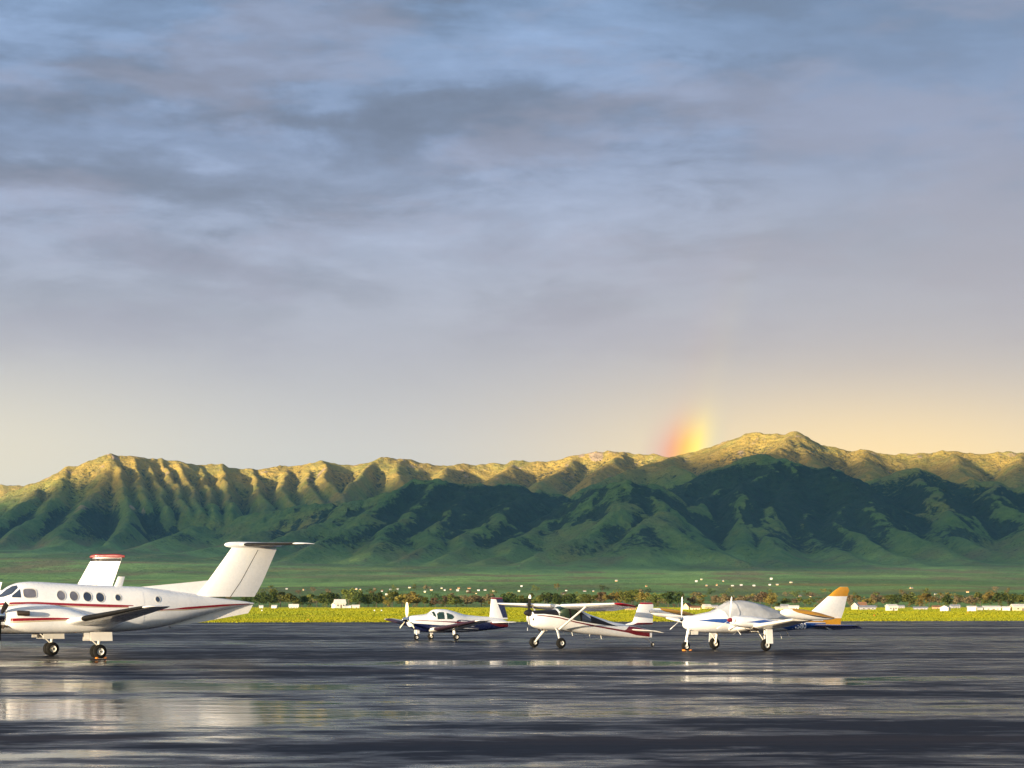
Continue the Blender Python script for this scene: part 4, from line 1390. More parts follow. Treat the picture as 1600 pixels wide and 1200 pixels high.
    for k_ in (1, -1):
        W = Wing(half if k_ > 0 else mirror(half))
        wo = W.build('wing', WHITE, root)
        W.skin('flap', WHITE, wo, .08, .98, .72, 1, .006)
        W.skin('aileron', WHITE, wo, 1.03, 1.95, .74, 1, .006)
        Wing(tip if k_ > 0 else mirror(tip)).build('wing_tip', RED if k_ > 0 else WHITE, wo)
        rod(root, 'wing_strut', [(-.62, 2.42 * k_, 1.98), (-.30, .54 * k_, .88)], .062, WHITE2, 12, .45)
        gl = rod(root, 'gear_leg', [(-.22, .42 * k_, .86), (-.16, .62 * k_, .80), (-.02, 1.02 * k_, .38), (.02, 1.10 * k_, .25)], [.085, .082, .06, .05], WHITE2, 10, .5)
        w = wheel(gl, (.03, 1.20 * k_, .245), .245, .20, .44)
        Ws = Wing([((-4.72, .05 * k_, .84), 1.12, .09, 9), ((-4.86, 1.62 * k_, .80), .72, .08, 9)])
        s_ = Ws.build('tailplane', WHITE2, root)
        Ws.skin('elevator', WHITE2, s_, .1, .98, .58, 1, .006)
    F = Wing([((-4.3, 0, 1.06), 1.74, .06, 0), ((-4.86, 0, 1.20), 1.19, .09, 0), ((-5.23, 0, 2.04), .86, .09, 0), ((-5.36, 0, 2.15), .66, .07, 0)], True)
    F.build('fin', WHITE, root)
    F.skin('rudder', WHITE, root, .6, 2.85, .56, 1, .006, 10)
    F.skin('fin_cap', RED, root, 2.25, 2.98, 0, 1, .009, 4)
    F.skin('rudder_base', MAROON, root, 0.05, .72, .3, 1, .009, 4)
    propeller(root, (1.02, 0, 1.66), .86, 2, 8, BLADEK, WHITE, BLACKP, .17, .34, .80, .16)
    tw = rod(root, 'tail_gear', [(-5.45, 0, .46), (-5.8, 0, .34), (-6.02, 0, .14)], [.03, .028, .025], STEEL, 8)
    wheel(tw, (-6.06, 0, .10), .10, .07)
    for i, (y0) in enumerate((-.16, .16)):
        rod(root, 'exhaust_pipe', [(.45, y0, .93), (.36, y0, .80)], .035, DARKM)
    for x in (-1.35, -2.35, -3.0):
        rod(root, 'belly_antenna', [(x, 0, float(H.zb(x)) + .02), (x - .05, 0, float(H.zb(x)) - .16)], .014, WHITE2)
    rod(root, 'whip_antenna', [(-1.9, .1, .66), (-2.15, .1, .12)], .006, BLACKP)
    MB().lathe([(-.02, .05), (0, .07), (.02, .05)], (.985, .28, 1.36), 'x', 12).build('landing_light', DARKM, root)
    return root


taildragger()


# ------------------------------------------------------------------ twin with tip tanks
def tip_tank_twin():
    root = place((10.3, 86.6, 30), 'twin_engine_airplane', 'white, blue and gold twin engine airplane with wing tip tanks and covered cabin', 'airplane', 'airplanes parked on the wet apron')
    H = Hull([(3.12, 1.12, 1.26, .06), (3.05, 1.02, 1.38, .20), (2.8, .92, 1.52, .36), (2.4, .84, 1.61, .47), (2.0, .80, 1.68, .54), (1.55, .78, 1.76, .59), (1.2, .77, 1.88, .62), (.87, .76, 2.04, .63), (.5, .75, 2.15, .64), (0, .75, 2.18, .64), (-.5, .75, 2.14, .63), (-1.0, .76, 2.04, .61), (-1.6, .79, 1.88, .56), (-2.3, .83, 1.66, .46), (-3.0, .88, 1.52, .37), (-3.8, .94, 1.45, .28), (-4.6, 1.0, 1.40, .19), (-5.2, 1.05, 1.36, .11), (-5.6, 1.10, 1.33, .05)], n=2.4)
    H.shell('fuselage', WHITE, root, 48, .12)
    for sd in (1, -1):
        H.band('stripe', BLUE, root, 2.6, -1.0, [(2.6, 1.34), (1.6, 1.25), (.5, 1.14), (-1.0, 1.08)], [(2.6, 1.355), (1.9, 1.41), (1.2, 1.42), (-1.0, 1.33)], sd)
        H.band('tail_paint', BLUE, root, -1.0, -5.55, [(-1.0, 1.08), (-2.0, 1.0), (-2.6, .88), (-5.55, 1.1)], [(-1.0, 1.33), (-2.3, 1.24), (-4.4, 1.20), (-5.55, 1.2)], sd, .004, 40)
        H.band('stripe', GOLD, root, -1.6, -5.55, [(-1.6, 1.32), (-2.6, 1.27), (-4.4, 1.23), (-5.55, 1.21)], [(-1.6, 1.34), (-2.6, 1.31), (-4.0, 1.30), (-5.55, 1.30)], sd, .004, 30)
        H.porthole(root, .35, 1.72, .32, .17, sd, GLASSD, p=3.2)
        H.porthole(root, -.5, 1.70, .34, .16, sd, GLASSD, p=3.2)
    H.wrap('windscreen', GLASSD, root, [(1.25, 1.05, R(38)), (1.0, .86, R(38)), (.78, .68, R(38))], .004)
    half = [((1.05, .5, .96), 1.95, .16, 2), ((.86, 2.3, 1.13), 1.65, .15, 2), ((.80, 4.75, 1.42), 1.15, .12, 2)]
    for k_ in (1, -1):
        W = Wing(half if k_ > 0 else mirror(half))
        wo = W.build('wing', WHITE2, root)
        W.skin('deice_boot', WHITE2, wo, 1.05, 1.95, 0, .07, .006)
        W.skin('flap', WHITE2, wo, .1, 1.2, .78, 1, .006)
        W.skin('aileron', WHITE2, wo, 1.25, 1.9, .76, 1, .006)
        # tip tank, nose a little up, with a gold back and a dark line
        T = Hull([(1.58, 1.71, 1.77, .04), (1.52, 1.64, 1.82, .11), (1.3, 1.54, 1.88, .18), (1.0, 1.48, 1.89, .205), (.6, 1.43, 1.86, .21), (0, 1.39, 1.79, .205), (-.5, 1.375, 1.70, .165), (-.95, 1.39, 1.59, .10), (-1.35, 1.44, 1.50, .03)], n=2.1, cy=4.95 * k_)
        tk = T.shell('tip_tank', WHITE, root, 28, .12)
        for sd in (1, -1):
            T.band('tank_top', GOLD, tk, 1.05, -1.3, [(1.05, 1.80), (.8, 1.70), (0, 1.61), (-.6, 1.54), (-1.3, 1.465)], [(1.05, 1.93), (-1.3, 2.0)], sd, .004, 24, 4, top=True)
            T.band('tank_line', BLACKP, tk, .6, -1.3, [(.6, 1.67), (0, 1.555), (-.6, 1.485), (-1.3, 1.45)], [(.6, 1.68), (0, 1.605), (-.6, 1.535), (-1.3, 1.46)], sd, .005, 20)
        # nacelle
        ny = 1.83 * k_
        N = Hull([(1.86, 1.27, 1.48, .16), (1.78, 1.18, 1.53, .27), (1.5, 1.08, 1.56, .34), (1.0, 1.03, 1.55, .36), (.4, 1.02, 1.49, .34), (-.2, 1.05, 1.40, .29), (-.8, 1.11, 1.27, .18), (-1.2, 1.15, 1.2, .05)], n=2.5, cy=ny)
        na = N.shell('engine_nacelle', WHITE, root, 32, .12)
        for sd in (1, -1):
            N.band('stripe', BLUE, na, 1.3, -.9, [(1.3, 1.28), (-.9, 1.16)], [(1.3, 1.29), (.3, 1.38), (-.9, 1.23)], sd)
            MB().lathe([(0, .085), (.02, .10), (.035, .07), (.02, .02)], (1.80, ny + sd * .16, 1.36), 'x', 14).build('air_inlet', DARKM, na)
            rod(na, 'exhaust_pipe', [(.9, ny + sd * .3, 1.03), (.65, ny + sd * .32, .93)], .045, DARKM)
        propeller(root, (1.90, ny, 1.38), 1.03, 3, 8 if k_ > 0 else 3, BLADEK if False else BLADEG, WHITE, MAROON if k_ > 0 else CHROME, .10, .20, .86, .075)
        g = rod(root, 'landing_gear', [(-.05, ny * .96, 1.02), (.02, ny * .985, .55), (.04, ny, .28)], [.06, .05, .045], GREYW, 10)
        rod(g, 'drag_brace', [(.50, ny, 1.0), (.06, ny, .42)], .026, GREYW)
        wheel(g, (.04, ny + .10 * k_, .27), .27, .17, .48)
        MB().box((.0, ny + .30 * k_, .66), (.36, .022, .66), Matrix.Rotation(R(5 * k_), 3, 'X')).build('gear_door', WHITE, root)
        MB().box((.1, ny - .62 * k_, .90), (.40, .02, .13), Matrix.Rotation(R(-20 * k_), 3, 'X')).build('gear_door', WHITE2, root)
        Ws = Wing([((-3.95, .08 * k_, 1.10), .85, .13, 0), ((-4.30, 2.45 * k_, 1.10), .50, .12, 0), ((-4.40, 2.55 * k_, 1.10), .34, .08, 0)])
        s_ = Ws.build('tailplane', NAVY, root)
        We = Wing([((-4.72, .16 * k_, 1.10), .55, .13, 24), ((-4.74, 2.42 * k_, 1.10), .34, .13, 24)])
        We.build('elevator', NAVY, s_)
    F = Wing([((-3.55, 0, 1.42), 2.28, .06, 0), ((-4.2, 0, 1.84), 1.80, .09, 0), ((-5.05, 0, 2.44), 1.13, .09, 0), ((-5.45, 0, 2.72), .86, .08, 0), ((-5.76, 0, 2.88), .46, .05, 0)], True)
    F.build('fin', WHITE, root)
    F.skin('rudder', WHITE, root, .3, 2.6, .60, 1, .006, 10)
    F.skin('fin_cap', GOLD, root, 2.0, 3.98, 0, 1, .009, 8)
    mb = MB()
    mb.addm([(x, y, z) for y in (.17, -.17) for x, z in ((-4.55, 1.40), (-5.66, 1.42), (-5.66, 1.03), (-4.9, .99))], [(0, 1, 2, 3), (7, 6, 5, 4)] + [(i, (i + 1) % 4, 4 + (i + 1) % 4, 4 + i) for i in range(4)])
    mb.build('rudder_foot', GOLD, root)
    ng = rod(root, 'nose_gear', [(2.84, 0, .98), (2.95, 0, .58), (3.0, 0, .22)], [.07, .055, .045], WHITE, 10)
    for sd in (1, -1):
        rod(ng, 'fork_arm', [(2.96, sd * .07, .48), (3.0, sd * .10, .20)], .028, WHITE2)
        MB().box((2.62, sd * .15, .80), (.36, .018, .16), Matrix.Rotation(R(-8 * sd), 3, 'X')).build('gear_door', WHITE2, root)
    wheel(ng, (3.0, 0, .205), .205, .15)
    rod(root, 'belly_antenna', [(-2.6, 0, .86), (-2.78, 0, .58)], .018, WHITE2)
    rod(root, 'whip_antenna', [(-2.2, .0, .85), (-2.35, .0, .50)], .01, WHITE2)
    # registration on the blue tail
    for sd in (1, -1):
        cu = bpy.data.curves.new('registration', 'FONT')
        cu.body = 'N580'
        cu.size = .34
        cu.extrude = .002
        cu.align_x = 'CENTER'
        cu.align_y = 'CENTER'
        tc_ = bpy.data.objects.new('registration', cu)
        COL.objects.link(tc_)
        tme = bpy.data.meshes.new_from_object(tc_.evaluated_get(bpy.context.evaluated_depsgraph_get()))
        bpy.data.objects.remove(tc_)
        tme.materials.clear()
        tme.materials.append(WHITE)
        tx = bpy.data.objects.new('registration', tme)
        COL.objects.link(tx)
        tx.parent = root
        x = -3.05
        y = H.pt(x, H.phi(x, 1.05))[1]
        slope = math.atan2(float(H.w(-2.5) - H.w(-3.6)), 1.1)
        M3 = Matrix(((-1, 0, 0), (0, 0, 1), (0, 1, 0))) if sd > 0 else Matrix(((1, 0, 0), (0, 0, -1), (0, 1, 0)))
        M3 = Matrix.Rotation(-slope * sd, 3, 'Z') @ M3
        tx.matrix_local = Matrix.Translation((x, sd * (y + .035), 1.06)) @ M3.to_4x4()
    # canvas cover over the cabin: lies on the plane, a thing of its own
    cv = place((10.3, 86.6, 30), 'cabin_cover', 'grey canvas cover strapped over the cabin of the twin engine airplane', 'cover')
    rows = []
    for i in range(25):
        q = i / 24
        rows.append(q)
    v, f = [], []
    nph = 30
    for q in rows:
        for j in range(nph + 1):
            s_ = -1 + 2 * j / nph
            xf, xr = 1.34 - .22 * abs(s_) ** 2, -2.75 + .25 * abs(s_) ** 2
            x = xf + (xr - xf) * q
            zl = np.interp(q, [0, .15, .6, 1], [1.36, 1.40, 1.42, 1.42])
            pe = H.phi(x, min(zl, float(H.zt(x)) - .02))
            ph = math.pi / 2 + s_ * (math.pi / 2 - pe)
            wr = .006 * math.sin(q * 9 + s_ * 3) + .008 * math.sin(q * 23 + s_ * 7) + .01 * math.sin(s_ * 19 + q * 4)
            off = .045 + wr + .03 * (abs(s_) > .9)
            v.append(H.pt(x, ph, max(.012, off)))
    for i in range(24):
        for j in range(nph):
            a = i * (nph + 1) + j
            f.append((a, a + 1, a + nph + 2, a + nph + 1))
    sh = mesh_obj('canvas_sheet', v, f, CANVAS, cv, 70)
    for x in (.62, ):
        pts = [H.pt(x, R(d), .085) for d in range(-70, 251, 10)]
        rod(cv, 'strap', pts, .014, CANVAS, 6, .5)
    return root


tip_tank_twin()


# ------------------------------------------------------------------ small things on the apron
def world_of(pose, x, y):
    ox, oy, a = pose
    a = R(a)
    return ox - math.cos(a) * x + math.sin(a) * y, oy - math.sin(a) * x - math.cos(a) * y, R(pose[2] + 180)


def chock(pose, x, y, label):
    X, Y, rz = world_of(pose, x, y)
    r = empty('wheel_chock', (X, Y, 0), rz, label=label, cat='wheel chock', group='orange wheel chocks')
    r.scale = (.5, .5, .5)
    for dx, nm in ((.0, 'wedge'), (.60, 'wedge')):
        s = 1 if dx == 0 else -1
        mb = MB()
        p = [(dx - .09 * s, 0.0), (dx + .09 * s, 0.0), (dx + .06 * s, .05), (dx - .07 * s, .13)]
        mb.addm([(a_, yy, z) for yy in (-.20, .20) for a_, z in p], [(0, 1, 2, 3), (7, 6, 5, 4)] + [(i, (i + 1) % 4, 4 + (i + 1) % 4, 4 + i) for i in range(4)])
        mb.build(nm, ORANGE, r)
    rod(r, 'rope', [(0, .21, .03), (.3, .24, .015), (.6, .21, .03)], .010, STRAP, 6)


chock((-17.2, 75.5, 33), -.16, 2.80, 'orange chock under the near main wheels of the striped turboprop')
chock((10.3, 86.6, 30), 2.82, .05, 'orange chock at the nose wheel of the twin engine airplane')
# ------------------------------------------------------------------ trees, houses and markers beyond the grass
def leaf_mat(name, a, b):
    m_ = bpy.data.materials.new(name)
    m_.use_nodes = True
    t = NT(m_.node_tree)
    p = t.n['Principled BSDF']
    geo = t.node('ShaderNodeNewGeometry')
    oi = t.node('ShaderNodeObjectInfo')
    col = t.mix(geo.outputs['Random Per Island'], a, b)
    hs = t.node('ShaderNodeHueSaturation')
    t.put(hs.inputs['Hue'], t.smooth(oi.outputs['Random'], 0, 1, .49, .515))
    t.put(hs.inputs['Value'], t.smooth(oi.outputs['Random'], 0, 1, .75, 1.25))
    t.put(hs.inputs['Color'], col)
    t.put(p.inputs['Base Color'], hs.outputs[0])
    p.inputs['Roughness'].default_value = .8
    p.inputs['Specular IOR Level'].default_value = .1
    tl = t.node('ShaderNodeBsdfTranslucent')
    t.put(tl.inputs[0], hs.outputs[0])
    mx = t.node('ShaderNodeMixShader')
    mx.inputs[0].default_value = .42
    t.l.new(p.outputs[0], mx.inputs[1])
    t.l.new(tl.outputs[0], mx.inputs[2])
    t.l.new(mx.outputs[0], t.n['Material Output'].inputs[0])
    return m_


LEAF = {'dark': leaf_mat('dark_leaves', (.042, .070, .020), (.085, .110, .030)),
        'olive': leaf_mat('olive_leaves', (.100, .120, .026), (.175, .185, .045)),
        'gold': leaf_mat('budding_leaves', (.20, .165, .040), (.29, .235, .062)),
        'brown': leaf_mat('bare_twigs', (.17, .130, .070), (.24, .185, .100))}
BARK = principled('bark', (.09, .065, .045), .9, vary=.3)


def crown_mesh(seed, kind, n):
    g = np.random.default_rng(seed)
    k_ = g.integers(5, 9)
    cx_ = np.stack([g.normal(0, .17, k_), g.normal(0, .17, k_), g.uniform(.34, .84, k_)], -1)
    rad = g.uniform(.13, .25, k_) * (1.1 - np.abs(cx_[:, 2] - .5))
    pick = g.integers(0, k_, n)
    d = g.normal(0, 1, (n, 3))
    d /= np.linalg.norm(d, axis=1)[:, None]
    c = cx_[pick] + d * (rad[pick] * g.uniform(.55, 1.08, n))[:, None]
    c[:, 2] = np.clip(c[:, 2], .12, 1.0)
    s = g.uniform(.028, .062, n)
    u = g.normal(0, 1, (n, 3))
    u /= np.linalg.norm(u, axis=1)[:, None]
    w = np.cross(u, d + g.normal(0, .5, (n, 3)))
    w /= np.linalg.norm(w, axis=1)[:, None]
    q = np.stack([c - u * s[:, None], c + w * s[:, None] * .7, c + u * s[:, None], c - w * s[:, None] * .7], 1).reshape(-1, 3)
    return fast_mesh('crown', q, quads=np.arange(4 * n, dtype=np.int32).reshape(-1, 4), mat=LEAF[kind])


def trunk_mesh(seed):
    r = random.Random(seed)
    mb = MB().tube([(0, 0, -.03), (r.uniform(-.02, .02), 0, .25), (r.uniform(-.04, .04), r.uniform(-.04, .04), .62)], [.032, .024, .010], 7)
    for i in range(4):
        a = r.uniform(0, 6.28)
        z = r.uniform(.18, .40)
        mb.tube([(0, 0, z), (.11 * math.cos(a), .11 * math.sin(a), z + .14), (.20 * math.cos(a), .20 * math.sin(a), z + .34)], [.014, .010, .004], 5)
    o = mb.build('trunk', BARK, None, 40)
    me = o.data
    bpy.data.objects.remove(o)
    return me


CROWNS = {k_: [crown_mesh(100 * i + j, k_, 700) for j in range(4)] for i, k_ in enumerate(LEAF)}
CROWNS_FAR = {k_: [crown_mesh(900 + 100 * i + j, k_, 260) for j in range(3)] for i, k_ in enumerate(LEAF)}
TRUNKS = [trunk_mesh(i) for i in range(3)]

ZONES = [(395, 'behind the striped turboprop'), (500, 'just beyond the turboprop tail'), (605, 'around the white gabled farmhouse'), (800, 'behind the low wing airplane'), (1022, 'behind the high wing airplane'),
         (1180, 'behind the nose of the twin'), (1330, 'behind the tail of the twin'), (1450, 'around the long grey shed'), (9999, 'near the row of pale sheds')]
ORD = ['first', 'second', 'third', 'fourth', 'fifth', 'sixth', 'seventh', 'eighth', 'ninth', 'tenth', 'eleventh', 'twelfth', 'thirteenth', 'fourteenth', 'fifteenth', 'sixteenth', 'seventeenth', 'eighteenth', 'nineteenth', 'twentieth']
COUNT = {}
TOTAL = {}


def zone(px):
    return next(z for lim, z in ZONES if px < lim)


def name_by_place(items, look, tail):
    """items sorted by place: (px, key) -> label that singles each one out"""
    out = []
    n = {}
    tot = {}
    for px, key in items:
        tot[(zone(px), key)] = tot.get((zone(px), key), 0) + 1
    for px, key in items:
        z = zone(px)
        n[(z, key)] = n.get((z, key), 0) + 1
        if tot[(z, key)] == 1:
            out.append(f'{look(key)} {z}, the only {tail} there')
        else:
            out.append(f'{look(key)} {z}, {ORD[n[(z, key)] - 1]} from the left')
    return out


def tree(px, D, h, w, kind, label, group, far, rr):
    x = (px - CX) / FPX * D
    z = float(bench(np.array([x]), np.array([D]))[0]) if D > 1250 else -.1
    r = empty('tree', (x, D, z), rr.uniform(0, 6.28), label=label, cat='tree', group=group)
    for me, nm in ((rr.choice((CROWNS_FAR if far else CROWNS)[kind]), 'crown'), (rr.choice(TRUNKS), 'trunk')):
        o = bpy.data.objects.new(nm, me)
        COL.objects.link(o)
        o.parent = r
        o.scale = (w / .74, w / .74, h) if nm == 'crown' else (h * .8, h * .8, h)


# (place, top of crown, width, kind): read off the tree line
NEAR = [(405, 924, 22, 'dark'), (421, 923, 22, 'dark'), (438, 921, 24, 'olive'), (457, 928, 22, 'olive'), (472, 930, 16, 'dark'), (495, 930, 22, 'olive'), (511, 926, 22, 'dark'), (525, 924, 22, 'dark'), (545, 922, 22, 'olive'), (562, 928, 18, 'dark'), (575, 925, 18, 'dark'), (588, 924, 18, 'dark'),
        (600, 931, 14, 'gold'), (613, 925, 18, 'olive'), (628, 928, 17, 'gold'), (645, 926, 26, 'gold'), (664, 934, 18, 'olive'), (680, 935, 16, 'brown'), (696, 932, 18, 'brown'), (713, 930, 20, 'olive'), (729, 933, 18, 'brown'), (752, 929, 22, 'brown'), (768, 934, 14, 'gold'),
        (789, 927, 20, 'dark'), (804, 926, 22, 'dark'), (822, 928, 18, 'olive'), (838, 932, 18, 'olive'), (856, 926, 22, 'dark'), (874, 926, 20, 'dark'), (890, 927, 20, 'dark'), (908, 929, 20, 'olive'), (925, 931, 16, 'olive'), (942, 925, 20, 'brown'), (958, 924, 22, 'gold'), (975, 926, 18, 'olive'), (989, 923, 20, 'olive'), (1008, 924, 22, 'gold'),
        (1028, 929, 18, 'olive'), (1044, 926, 20, 'dark'), (1060, 926, 18, 'dark'), (1076, 934, 14, 'brown'), (1094, 938, 10, 'gold'), (1122, 931, 20, 'brown'), (1140, 929, 22, 'brown'), (1158, 932, 18, 'brown'), (1188, 925, 22, 'brown'), (1206, 927, 18, 'gold'), (1224, 936, 14, 'olive'), (1258, 936, 14, 'olive'), (1286, 935, 14, 'brown'),
        (1330, 930, 14, 'brown'), (1356, 935, 14, 'gold'), (1370, 929, 18, 'brown'), (1388, 931, 18, 'olive'), (1403, 929, 18, 'dark'), (1420, 929, 18, 'olive'), (1436, 928, 22, 'olive'), (1452, 928, 20, 'gold'), (1466, 931, 16, 'brown'), (1480, 928, 16, 'dark'), (1500, 932, 16, 'brown'), (1518, 932, 14, 'brown'),
        (1532, 926, 18, 'olive'), (1547, 924, 20, 'gold'), (1560, 926, 18, 'dark'), (1575, 928, 20, 'olive'), (1592, 930, 20, 'olive'), (1612, 926, 22, 'dark'), (1640, 928, 22, 'olive'),
        (20, 924, 22, 'dark'), (70, 926, 22, 'olive'), (240, 922, 22, 'olive'), (290, 924, 22, 'dark'), (345, 923, 22, 'olive'), (385, 925, 18, 'dark'), (-30, 926, 22, 'olive')]
NEAR.sort()
LOOK = {'dark': 'dark green leafy tree', 'olive': 'olive green tree', 'gold': 'golden budding tree', 'brown': 'pinkish brown bare tree'}
labs = name_by_place([(p[0], p[3]) for p in NEAR], lambda k_: LOOK[k_], 'such tree')
rr = random.Random(5)
for (px, top, w, kind), lab in zip(NEAR, labs):
    D = rr.uniform(1000, 1230)
    h = EYE + (HZ - top + 2.5) / FPX * D + .1
    tree(px, D, h, w / FPX * D * 1.3, kind, lab, 'trees along the far side of the airfield', False, rr)
# lower growth between them, nearer and farther
FAR = []
for i in range(150):
    px = -30 + i * 11.2 + rr.uniform(-6, 6)
    FAR.append((px, rr.choice(['olive', 'brown', 'brown', 'gold', 'dark', 'olive'])))
LOOKF = {'dark': 'small dark back row tree', 'olive': 'small olive back row tree', 'gold': 'small golden back row tree', 'brown': 'small brown back row tree'}
labs = name_by_place(FAR, lambda k_: LOOKF[k_], 'one')
for (px, kind), lab in zip(FAR, labs):
    D = rr.uniform(1300, 2900)
    tree(px, D, rr.uniform(6.0, 10.0) * (D / 1700) ** .5, rr.uniform(8, 15), kind, lab, 'small trees scattered over the valley floor', True, rr)
# shrubs in front of the tree line
SHR = []
for i in range(60):
    SHR.append((-20 + i * 27.6 + rr.uniform(-9, 9), rr.choice(['olive', 'gold', 'brown', 'dark'])))
LOOKS = {'dark': 'low dark green shrub', 'olive': 'low olive shrub', 'gold': 'low golden shrub', 'brown': 'low brown shrub'}
labs = name_by_place(SHR, lambda k_: LOOKS[k_], 'one')
for (px, kind), lab in zip(SHR, labs):
    D = rr.uniform(880, 990)
    x = (px - CX) / FPX * D
    r = empty('shrub', (x, D, -.1), rr.uniform(0, 6.28), label=lab, cat='shrub', group='shrubs along the meadow edge')
    for nm, me in (('crown', rr.choice(CROWNS_FAR[kind])), ('trunk', rr.choice(TRUNKS))):
        o = bpy.data.objects.new(nm, me)
        COL.objects.link(o)
        o.parent = r
        hh = rr.uniform(1.8, 3.6)
        o.scale = (hh * 1.3, hh * 1.3, hh) if nm == 'crown' else (hh * .5, hh * .5, hh * .8)

WALLM = {'white': principled('white_siding', (.62, .60, .53), .7, vary=.06, vscale=.8), 'cream': principled('cream_siding', (.70, .58, .34), .7, vary=.06, vscale=.8),
         'grey': principled('grey_metal_wall', (.36, .36, .38), .5, vary=.08, vscale=.8), 'tan': principled('tan_siding', (.50, .33, .16), .7, vary=.08, vscale=.8)}
ROOFM = {'white': principled('pale_roof', (.62, .60, .56), .6, vary=.08, vscale=.8), 'grey': principled('grey_roof', (.24, .25, .28), .6, vary=.1, vscale=.8), 'brown': principled('brown_roof', (.18, .09, .05), .8, vary=.15, vscale=.8)}
PANE = principled('house_window', (.03, .04, .06), .1)
DOORM = principled('house_door', (.20, .16, .13), .6)


def house(name, label, cat, group, x, y, z, w, d, h, rh, rot, wall, roof, detail):
    r = empty(name, (x, y, z), rot, label=label, cat=cat, group=group)
    hw, hd = w / 2, d / 2
    v = [(-hw, -hd, -.3), (hw, -hd, -.3), (hw, hd, -.3), (-hw, hd, -.3), (-hw, -hd, h), (hw, -hd, h), (hw, hd, h), (-hw, hd, h), (-hw, 0, h + rh), (hw, 0, h + rh)]
    wo = mesh_obj('wall', v, [(0, 1, 5, 4), (2, 3, 7, 6), (1, 2, 6, 9, 5), (3, 0, 4, 8, 7), (0, 3, 2, 1)], WALLM[wall], r, smooth=0)
    e = .06 * w + .05
    o_ = .10 + .04 * rh
    sl = rh / hd
    e2 = e * .7
    v = []
    for sx in (-hw - e, hw + e):
        v += [(sx, -hd - e2, h - sl * e2 + .03), (sx, 0, h + rh + .03), (sx, hd + e2, h - sl * e2 + .03), (sx, hd + e2, h - sl * e2 + .03 + o_), (sx, 0, h + rh + .03 + o_), (sx, -hd - e2, h - sl * e2 + .03 + o_)]
    f = [(0, 6, 7, 1), (1, 7, 8, 2), (2, 8, 9, 3), (3, 9, 10, 4), (4, 10, 11, 5), (5, 11, 6, 0), (0, 1, 4, 5), (1, 2, 3, 4), (6, 11, 10, 7), (7, 10, 9, 8)]
    mesh_obj('roof', v, f, ROOFM[roof], r, smooth=0)
    if detail:
        MB().box((hw * .1, -hd - .02, h * .36), (min(1.1, w * .16), .06, h * .72)).build('door', DOORM, r, 0)
        for q in (-.55, .6):
            wn = MB().box((hw * q, -hd - .02, h * .58), (min(1.4, w * .16), .06, h * .34)).build('window', WALLM['white'], r, 0)
            MB().box((hw * q, -hd - .045, h * .58), (min(1.2, w * .13), .03, h * .28)).build('pane', PANE, wn, 0)
    return r


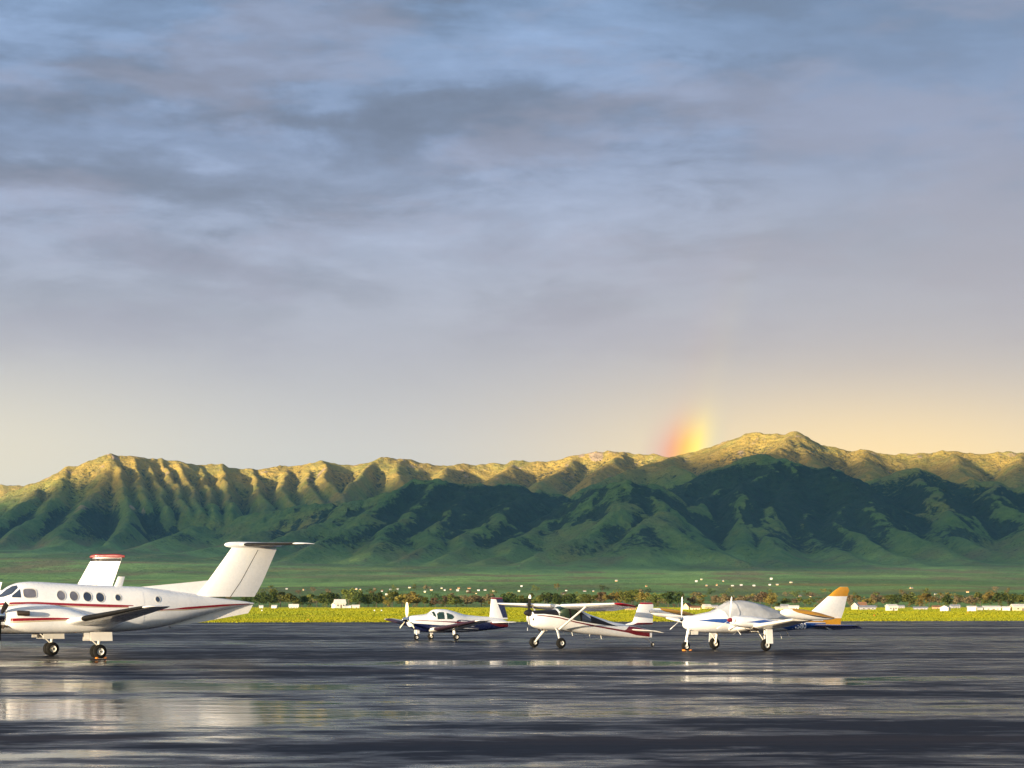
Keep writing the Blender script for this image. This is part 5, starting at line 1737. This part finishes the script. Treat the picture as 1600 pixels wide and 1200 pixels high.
NEARH = [  # place, base, width, wall height, roof rise, turn, wall, roof, label
    (408, 951.0, 6, 3.4, 1.2, 10, 'white', 'white', 'tiny pale shed at the meadow edge, closest to the turboprop tail'),
    (429, 951.0, 8, 3.2, 1.6, -8, 'white', 'white', 'small pale shed between the tiny shed and the low wide shed'),
    (459, 950.0, 14, 2.6, 3.4, 4, 'white', 'white', 'low wide pale shed with a shallow gable under the dark trees'),
    (525, 950.2, 12, 5.0, 3.0, 55, 'white', 'white', 'front gabled wing of the white farmhouse below the dark trees'),
    (531, 949.2, 16, 7.5, 5.5, 20, 'white', 'white', 'tall white gabled farmhouse below the dark trees'),
    (541, 950.0, 6, 3.2, 1.4, 0, 'grey', 'grey', 'small grey lean shed beside the white farmhouse'),
    (546.5, 949.6, 5, 3.2, 1.0, 0, 'white', 'white', 'small white box shed between farmhouse and long pale shed'),
    (556, 950.2, 11, 3.4, 1.6, 5, 'white', 'white', 'long pale shed standing to one side of the farmhouse'),
    (985, 954.0, 14, 3.2, 2.6, 12, 'tan', 'brown', 'tan cottage under the wing tip of the high wing airplane'),
    (1074, 953.0, 13, 4.6, 5.2, 60, 'cream', 'brown', 'cream gabled house beside the propeller of the twin'),
    (1086, 953.4, 14, 3.4, 2.4, 5, 'cream', 'brown', 'low tan roofed wing next to the cream gabled house'),
    (1104, 952.0, 12, 4.0, 3.0, 20, 'cream', 'white', 'rounded pale cottage above the nose of the twin'),
    (1117, 950.0, 9, 2.8, 2.0, 0, 'grey', 'grey', 'grey roofed shed above the nose of the twin'),
    (1221, 953.6, 18, 3.2, 1.6, 4, 'cream', 'white', 'cream shed just behind the cabin cover'),
    (1240, 953.0, 15, 3.4, 2.6, -6, 'white', 'white', 'white cottage between cabin cover and gold topped fin'),
    (1226, 950.0, 12, 3.4, 2.4, 0, 'grey', 'grey', 'grey roofed barn behind the cream shed'),
    (1337, 953.0, 11, 5.0, 5.0, 62, 'cream', 'white', 'cream gabled house at the end of the long grey shed'),
    (1354, 953.0, 25, 3.6, 2.6, 6, 'grey', 'grey', 'long grey shed beyond the meadow'),
    (1347, 949.5, 12, 5.0, 4.0, 0, 'tan', 'brown', 'brown roofed house behind the long grey shed'),
    (1393, 955.0, 15, 7.0, 2.4, 14, 'white', 'white', 'tall white barn facing the meadow'),
    (1407, 951.0, 11, 3.0, 1.8, 0, 'grey', 'grey', 'small grey barn beside the tall white barn'),
    (1438, 953.0, 20, 2.6, 1.8, -4, 'grey', 'grey', 'low grey shed with long roof under olive trees'),
    (1463, 952.0, 12, 3.0, 2.2, 0, 'tan', 'brown', 'low orange brown hut beside the small white gable'),
    (1477, 956.0, 10, 5.4, 3.0, 58, 'white', 'white', 'small white gabled hut, sunlit'),
    (1492, 950.0, 14, 3.0, 2.4, 8, 'grey', 'grey', 'blue grey roof behind the small white hut'),
    (1518, 956.0, 13, 6.4, 1.6, -10, 'white', 'white', 'square white shed standing alone near the meadow'),
    (1531, 954.0, 7, 4.0, 1.4, 0, 'grey', 'grey', 'narrow grey shed against the square white shed'),
    (1549, 954.0, 25, 3.8, 2.6, 3, 'white', 'white', 'long low white building beyond the meadow'),
    (1572, 955.0, 11, 4.6, 2.0, -8, 'white', 'white', 'small white shed between two longer pale buildings'),
    (1594, 955.0, 26, 6.0, 3.8, 10, 'cream', 'white', 'large cream building cut by the frame edge')]
for (px, base, w, wh, rh, turn, wall, roof, lab) in NEARH:
    D = min(840, (EYE + .06) * FPX / (base - HZ))
    s = D / FPX
    # keep the height seen above the meadow
    house('house' if 'house' in lab or 'cottage' in lab else 'shed', lab, 'house' if 'house' in lab or 'cottage' in lab else 'shed', 'houses and sheds beyond the meadow', (px - CX) * s, D, -.06, w * s, max(w * s * .62, 2.2), wh * s * 1.1, rh * s, R(turn), wall, roof, w * s > 2.5)

TINY = [(717, 920), (733, 920), (715, 924), (731, 924.5), (748, 923.6), (758, 923), (771, 924.5), (704, 922), (815, 917), (811, 924.5), (885, 923.6), (913.5, 924.5), (927, 924.5), (963, 908.5), (988, 926.5),
        (474, 922.5), (557, 921.5), (563, 922), (597, 924.5), (610, 922), (621, 922), (674, 923), (690, 920), (695, 923), (604, 930), (1088, 909.6), (1096, 906.5), (1104, 916), (1120, 915), (1144.5, 916), (1158, 915.5), (1205, 905.6), (1203, 914.5), (1214.5, 914.5),
        (1250, 932.6), (1266.5, 932.6), (1424, 920), (1503, 936), (1512, 926), (448, 921), (664, 926), (744, 928), (1462, 930), (1322, 934), (1178, 916), (880, 929), (1010, 917), (540, 924), (585, 921), (640, 919), (1130, 909), (1236, 911)]
TINY.sort()
labs = name_by_place([(p[0], 0) for p in TINY], lambda k_: 'tiny slope house', 'one')
for (px, py), lab in zip(TINY, labs):
    D = 1350.0
    while D < 6500:
        x = (px - CX) / FPX * D
        zb = float(bench(np.array([x]), np.array([D]))[0])
        if zb >= EYE + (HZ - py) / FPX * D:
            break
        D += 12
    w = rr.uniform(2.2, 4.6) / FPX * D
    house('house', lab, 'house', 'houses on the slope', x, D, zb, w, w * .7, rr.uniform(1.0, 1.7) / FPX * D, rr.uniform(.6, 1.2) / FPX * D, rr.uniform(-.5, .5), rr.choice(['white', 'cream', 'tan', 'grey']), rr.choice(['white', 'grey', 'brown', 'grey']), False)

MARK = [(481, 970.5, ORANGE, 'orange marker post in the meadow beside the turboprop tail'), (409, 956, WHITE2, 'small white marker post just beyond the turboprop tail'), (585, 956, WHITE2, 'white marker post, first of a pair in the meadow'), (596, 956, WHITE2, 'white marker post, second of a pair in the meadow'),
        (1366, 963.5, ORANGE, 'orange red marker below the long grey shed'), (1512, 960, ORANGE, 'orange red marker below the square white shed')]
for px, base, mt, lab in MARK:
    D = (EYE + .06) * FPX / (base - HZ)
    x = (px - CX) / FPX * D
    r = empty('marker_post', (x, D, -.06), .2, label=lab, cat='marker', group='marker posts in the meadow')
    s = D / FPX
    MB().tube([(0, 0, 0), (0, 0, 1.6 * s)], .18 * s, 8).build('post', STEEL, r)
    MB().box((0, 0, 2.2 * s), (2.2 * s, .5 * s, 1.9 * s)).build('panel', mt, r, 0)
